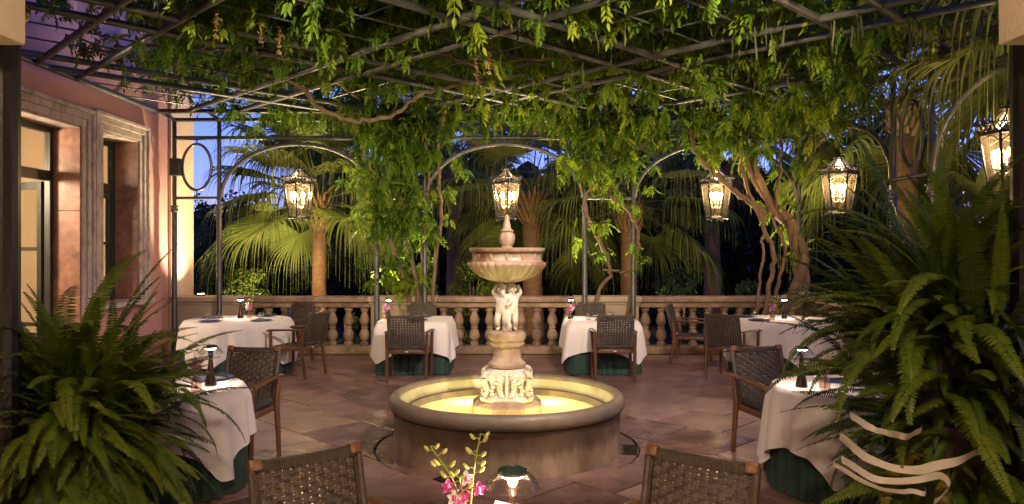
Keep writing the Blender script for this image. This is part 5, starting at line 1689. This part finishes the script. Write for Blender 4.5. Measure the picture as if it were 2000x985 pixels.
shrub('leafy lit shrub beside the villa corner behind the balustrade', -5.35, 14.7, .85, 2.5, 5200, .075, 'shrub', 1, nb=22)
shrub('small lit shrub under the left palm fans', -3.3, 14.6, .5, 1.7, 1500, .07, 'shrub', 2)
shrub('dense green shrub behind the left post pair', -1.85, 13.8, .85, 2.5, 5200, .08, 'shrub', 3, nb=22)
shrub('round green shrub behind the balustrade just left of the fountain', -.75, 14.3, .8, 2.6, 4600, .075, 'shrub', 4, nb=20)
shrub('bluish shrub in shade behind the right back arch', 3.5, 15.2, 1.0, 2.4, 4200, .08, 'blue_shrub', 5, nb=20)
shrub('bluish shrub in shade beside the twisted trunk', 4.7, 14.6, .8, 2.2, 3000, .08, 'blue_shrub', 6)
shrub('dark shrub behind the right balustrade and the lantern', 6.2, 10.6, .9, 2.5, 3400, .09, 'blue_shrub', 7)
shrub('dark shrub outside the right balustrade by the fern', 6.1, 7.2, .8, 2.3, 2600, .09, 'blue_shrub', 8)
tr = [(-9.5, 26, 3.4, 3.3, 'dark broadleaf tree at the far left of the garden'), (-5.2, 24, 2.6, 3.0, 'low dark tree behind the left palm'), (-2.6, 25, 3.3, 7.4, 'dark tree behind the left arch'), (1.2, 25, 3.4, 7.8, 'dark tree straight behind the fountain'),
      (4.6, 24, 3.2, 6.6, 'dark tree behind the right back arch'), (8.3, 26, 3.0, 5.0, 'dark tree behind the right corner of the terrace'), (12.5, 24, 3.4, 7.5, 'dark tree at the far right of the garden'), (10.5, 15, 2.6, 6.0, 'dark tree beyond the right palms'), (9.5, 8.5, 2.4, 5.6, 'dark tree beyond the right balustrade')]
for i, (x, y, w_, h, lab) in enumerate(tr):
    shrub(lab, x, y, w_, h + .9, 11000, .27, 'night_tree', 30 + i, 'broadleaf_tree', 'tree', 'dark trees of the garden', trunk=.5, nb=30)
def hedge(lab, x0, x1, y, h, seed):
    r = np.random.default_rng(seed)
    t = thing('hedge', lab, 'hedge', ((x0 + x1) / 2, y, -.9), 0, 'tall dark hedges')
    L_ = x1 - x0
    c = MB(); n = int(L_ / 1.2)
    for k in range(n):
        c.ellipsoid((-L_ / 2 + L_ * (k + .5) / n, 0, h * .45), (1.0, .55, h * .5 * r.uniform(.85, 1.05)), 10, 8)
    c.build('core', 'night_tree', t)
    blobs = [(r.uniform(-L_ / 2, L_ / 2), -.3 + r.normal() * .3, r.uniform(.1, h), .6, .5, .5) for _ in range(int(L_ * 7))]
    o = link('leaves', leaf_cloud(int(L_ * 550), blobs, .19, r, 'night_tree'), t); o['kind'] = 'stuff'
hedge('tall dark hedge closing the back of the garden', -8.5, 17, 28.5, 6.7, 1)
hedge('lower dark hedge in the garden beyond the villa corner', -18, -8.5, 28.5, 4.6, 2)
def cypress(lab, x, y, h, w_, seed):
    r = np.random.default_rng(seed)
    t = thing('cypress', lab, 'tree', (x, y, -.9), 0, 'cypresses')
    blobs = [(r.normal() * .08, r.normal() * .08, .5 + h * k / 16, w_ * (1 - .75 * (k / 16) ** 1.6), w_ * (1 - .75 * (k / 16) ** 1.6), h / 11) for k in range(16)]
    o = link('crown', leaf_cloud(7000, blobs, .2, r, 'night_tree'), t); o['kind'] = 'stuff'
    MB().tube([(0, 0, -.02), (0, 0, h * .9)], [.13, .02], 8).build('trunk', 'bark', t)
cypress('dark slim cypress right of the twisted trunk', 7.9, 19.5, 6.6, .62, 1)
cypress('second dark cypress beyond the side lantern', 9.6, 19.0, 5.2, .55, 2)
# low ground planting between the balusters
def groundcover():
    r = np.random.default_rng(77)
    blobs = [(r.uniform(-5, 8), r.uniform(13.2, 17.5), -.75 + r.random() * .35, .4, .4, .35) for _ in range(90)]
    o = link('ground_cover', leaf_cloud(9000, blobs, .11, r, 'blue_shrub'))
    tag(o, 'low leafy ground cover beyond the balustrade', 'plants', kind='stuff')
groundcover()

# ================================================================== added spotlights, unseen, standing in for the warm light on plants and tables
def added_spot(lab, loc, aim, power, color, cone=70, size=.05, group='added garden spotlights', off=(0, 0, 0)):
    t = thing('spotlight', lab, 'spotlight', loc, 0, group)
    d = (Vector(aim) - Vector(loc)).normalized()
    h0 = Vector((0, 0, .14)) if loc[2] < 2 else Vector((0, 0, -.12))
    MB().tube([(0, 0, 0), h0], .014, 8).build('stake', 'bronze', t)
    MB().tube([h0 - d * .06, h0 + d * .0, h0 + d * .09], [.04, .05, .052], 14).build('housing', 'bronze', t)
    MB().tube([h0 + d * .0905, h0 + d * .094], .044, 14).build('lens', 'spot_lens', t)
    lamp('added_spot_light', 'SPOT', power, color, h0 + d * .11, t, size, aim=h0 + d * 3, cone=cone, blend=.7)
    return t
YEL = (1.0, .80, .42)
added_spot('added garden spotlight at the foot of the left palm', (-4.1, 13.3, -.9), (-4.55, 15.2, 2.3), P_PALM * 2.6, YEL, 95)
added_spot('added garden spotlight below the middle palm', (.6, 14.2, -.9), (.5, 16.0, 3.4), P_PALM * .28, YEL, 70)
added_spot('added garden spotlight below the right back palm', (3.0, 14.0, -.9), (2.9, 16.0, 3.4), P_PALM * .3, YEL, 65)
added_spot('added garden spotlight at the tall corner palm', (6.1, 11.6, -.9), (6.5, 12.0, 4.6), P_PALM * .7, YEL, 60)
added_spot('added garden spotlight at the palm over the right edge', (5.7, 6.9, -.9), (6.0, 7.9, 4.6), P_PALM * 1.3, YEL, 70)
added_spot('added garden spotlight behind the left post pair', (-1.6, 13.15, -.9), (-1.6, 13.9, 2.0), P_PALM * .45, YEL, 100)
# added spots hidden behind the balustrade piers wash the vines from below
for x, lab in ((-4.95, 'far left'), (-2.15, 'left middle'), (1.3, 'right middle'), (4.75, 'right corner')):
    added_spot(f'added small spotlight hidden behind the {lab} pier of the back balustrade', (x, BY + .55, .45), (x * .86, 11.0, 4.1), P_CANOPY * .7, YEL, 105, .04, 'added balustrade spotlights')
# added spots on the pergola's front beam, out of view, brighten roof and tables
for x, ax, p, lab in ((-2.0, (-1.5, 10.8, 4.35), 1.0, 'left upward'), (2.0, (1.2, 10.6, 4.35), 1.0, 'right upward')):
    added_spot(f'added front beam spotlight aimed at the roof, {lab}', (x, 3.95, 3.86), ax, P_CANOPY * .8 * p, YEL, 75, .06, 'added front beam spotlights')
for x, ax, p, lab in ((1.5, (-.8, 8.9, .3), 1.0, 'right downward'), (-1.5, (.9, 8.9, .4), .32, 'left downward')):
    added_spot(f'added front beam spotlight aimed at the tables, {lab}', (x, 3.95, 3.86), ax, P_FLOOD * p, SOFT, 80, .06, 'added front beam spotlights')
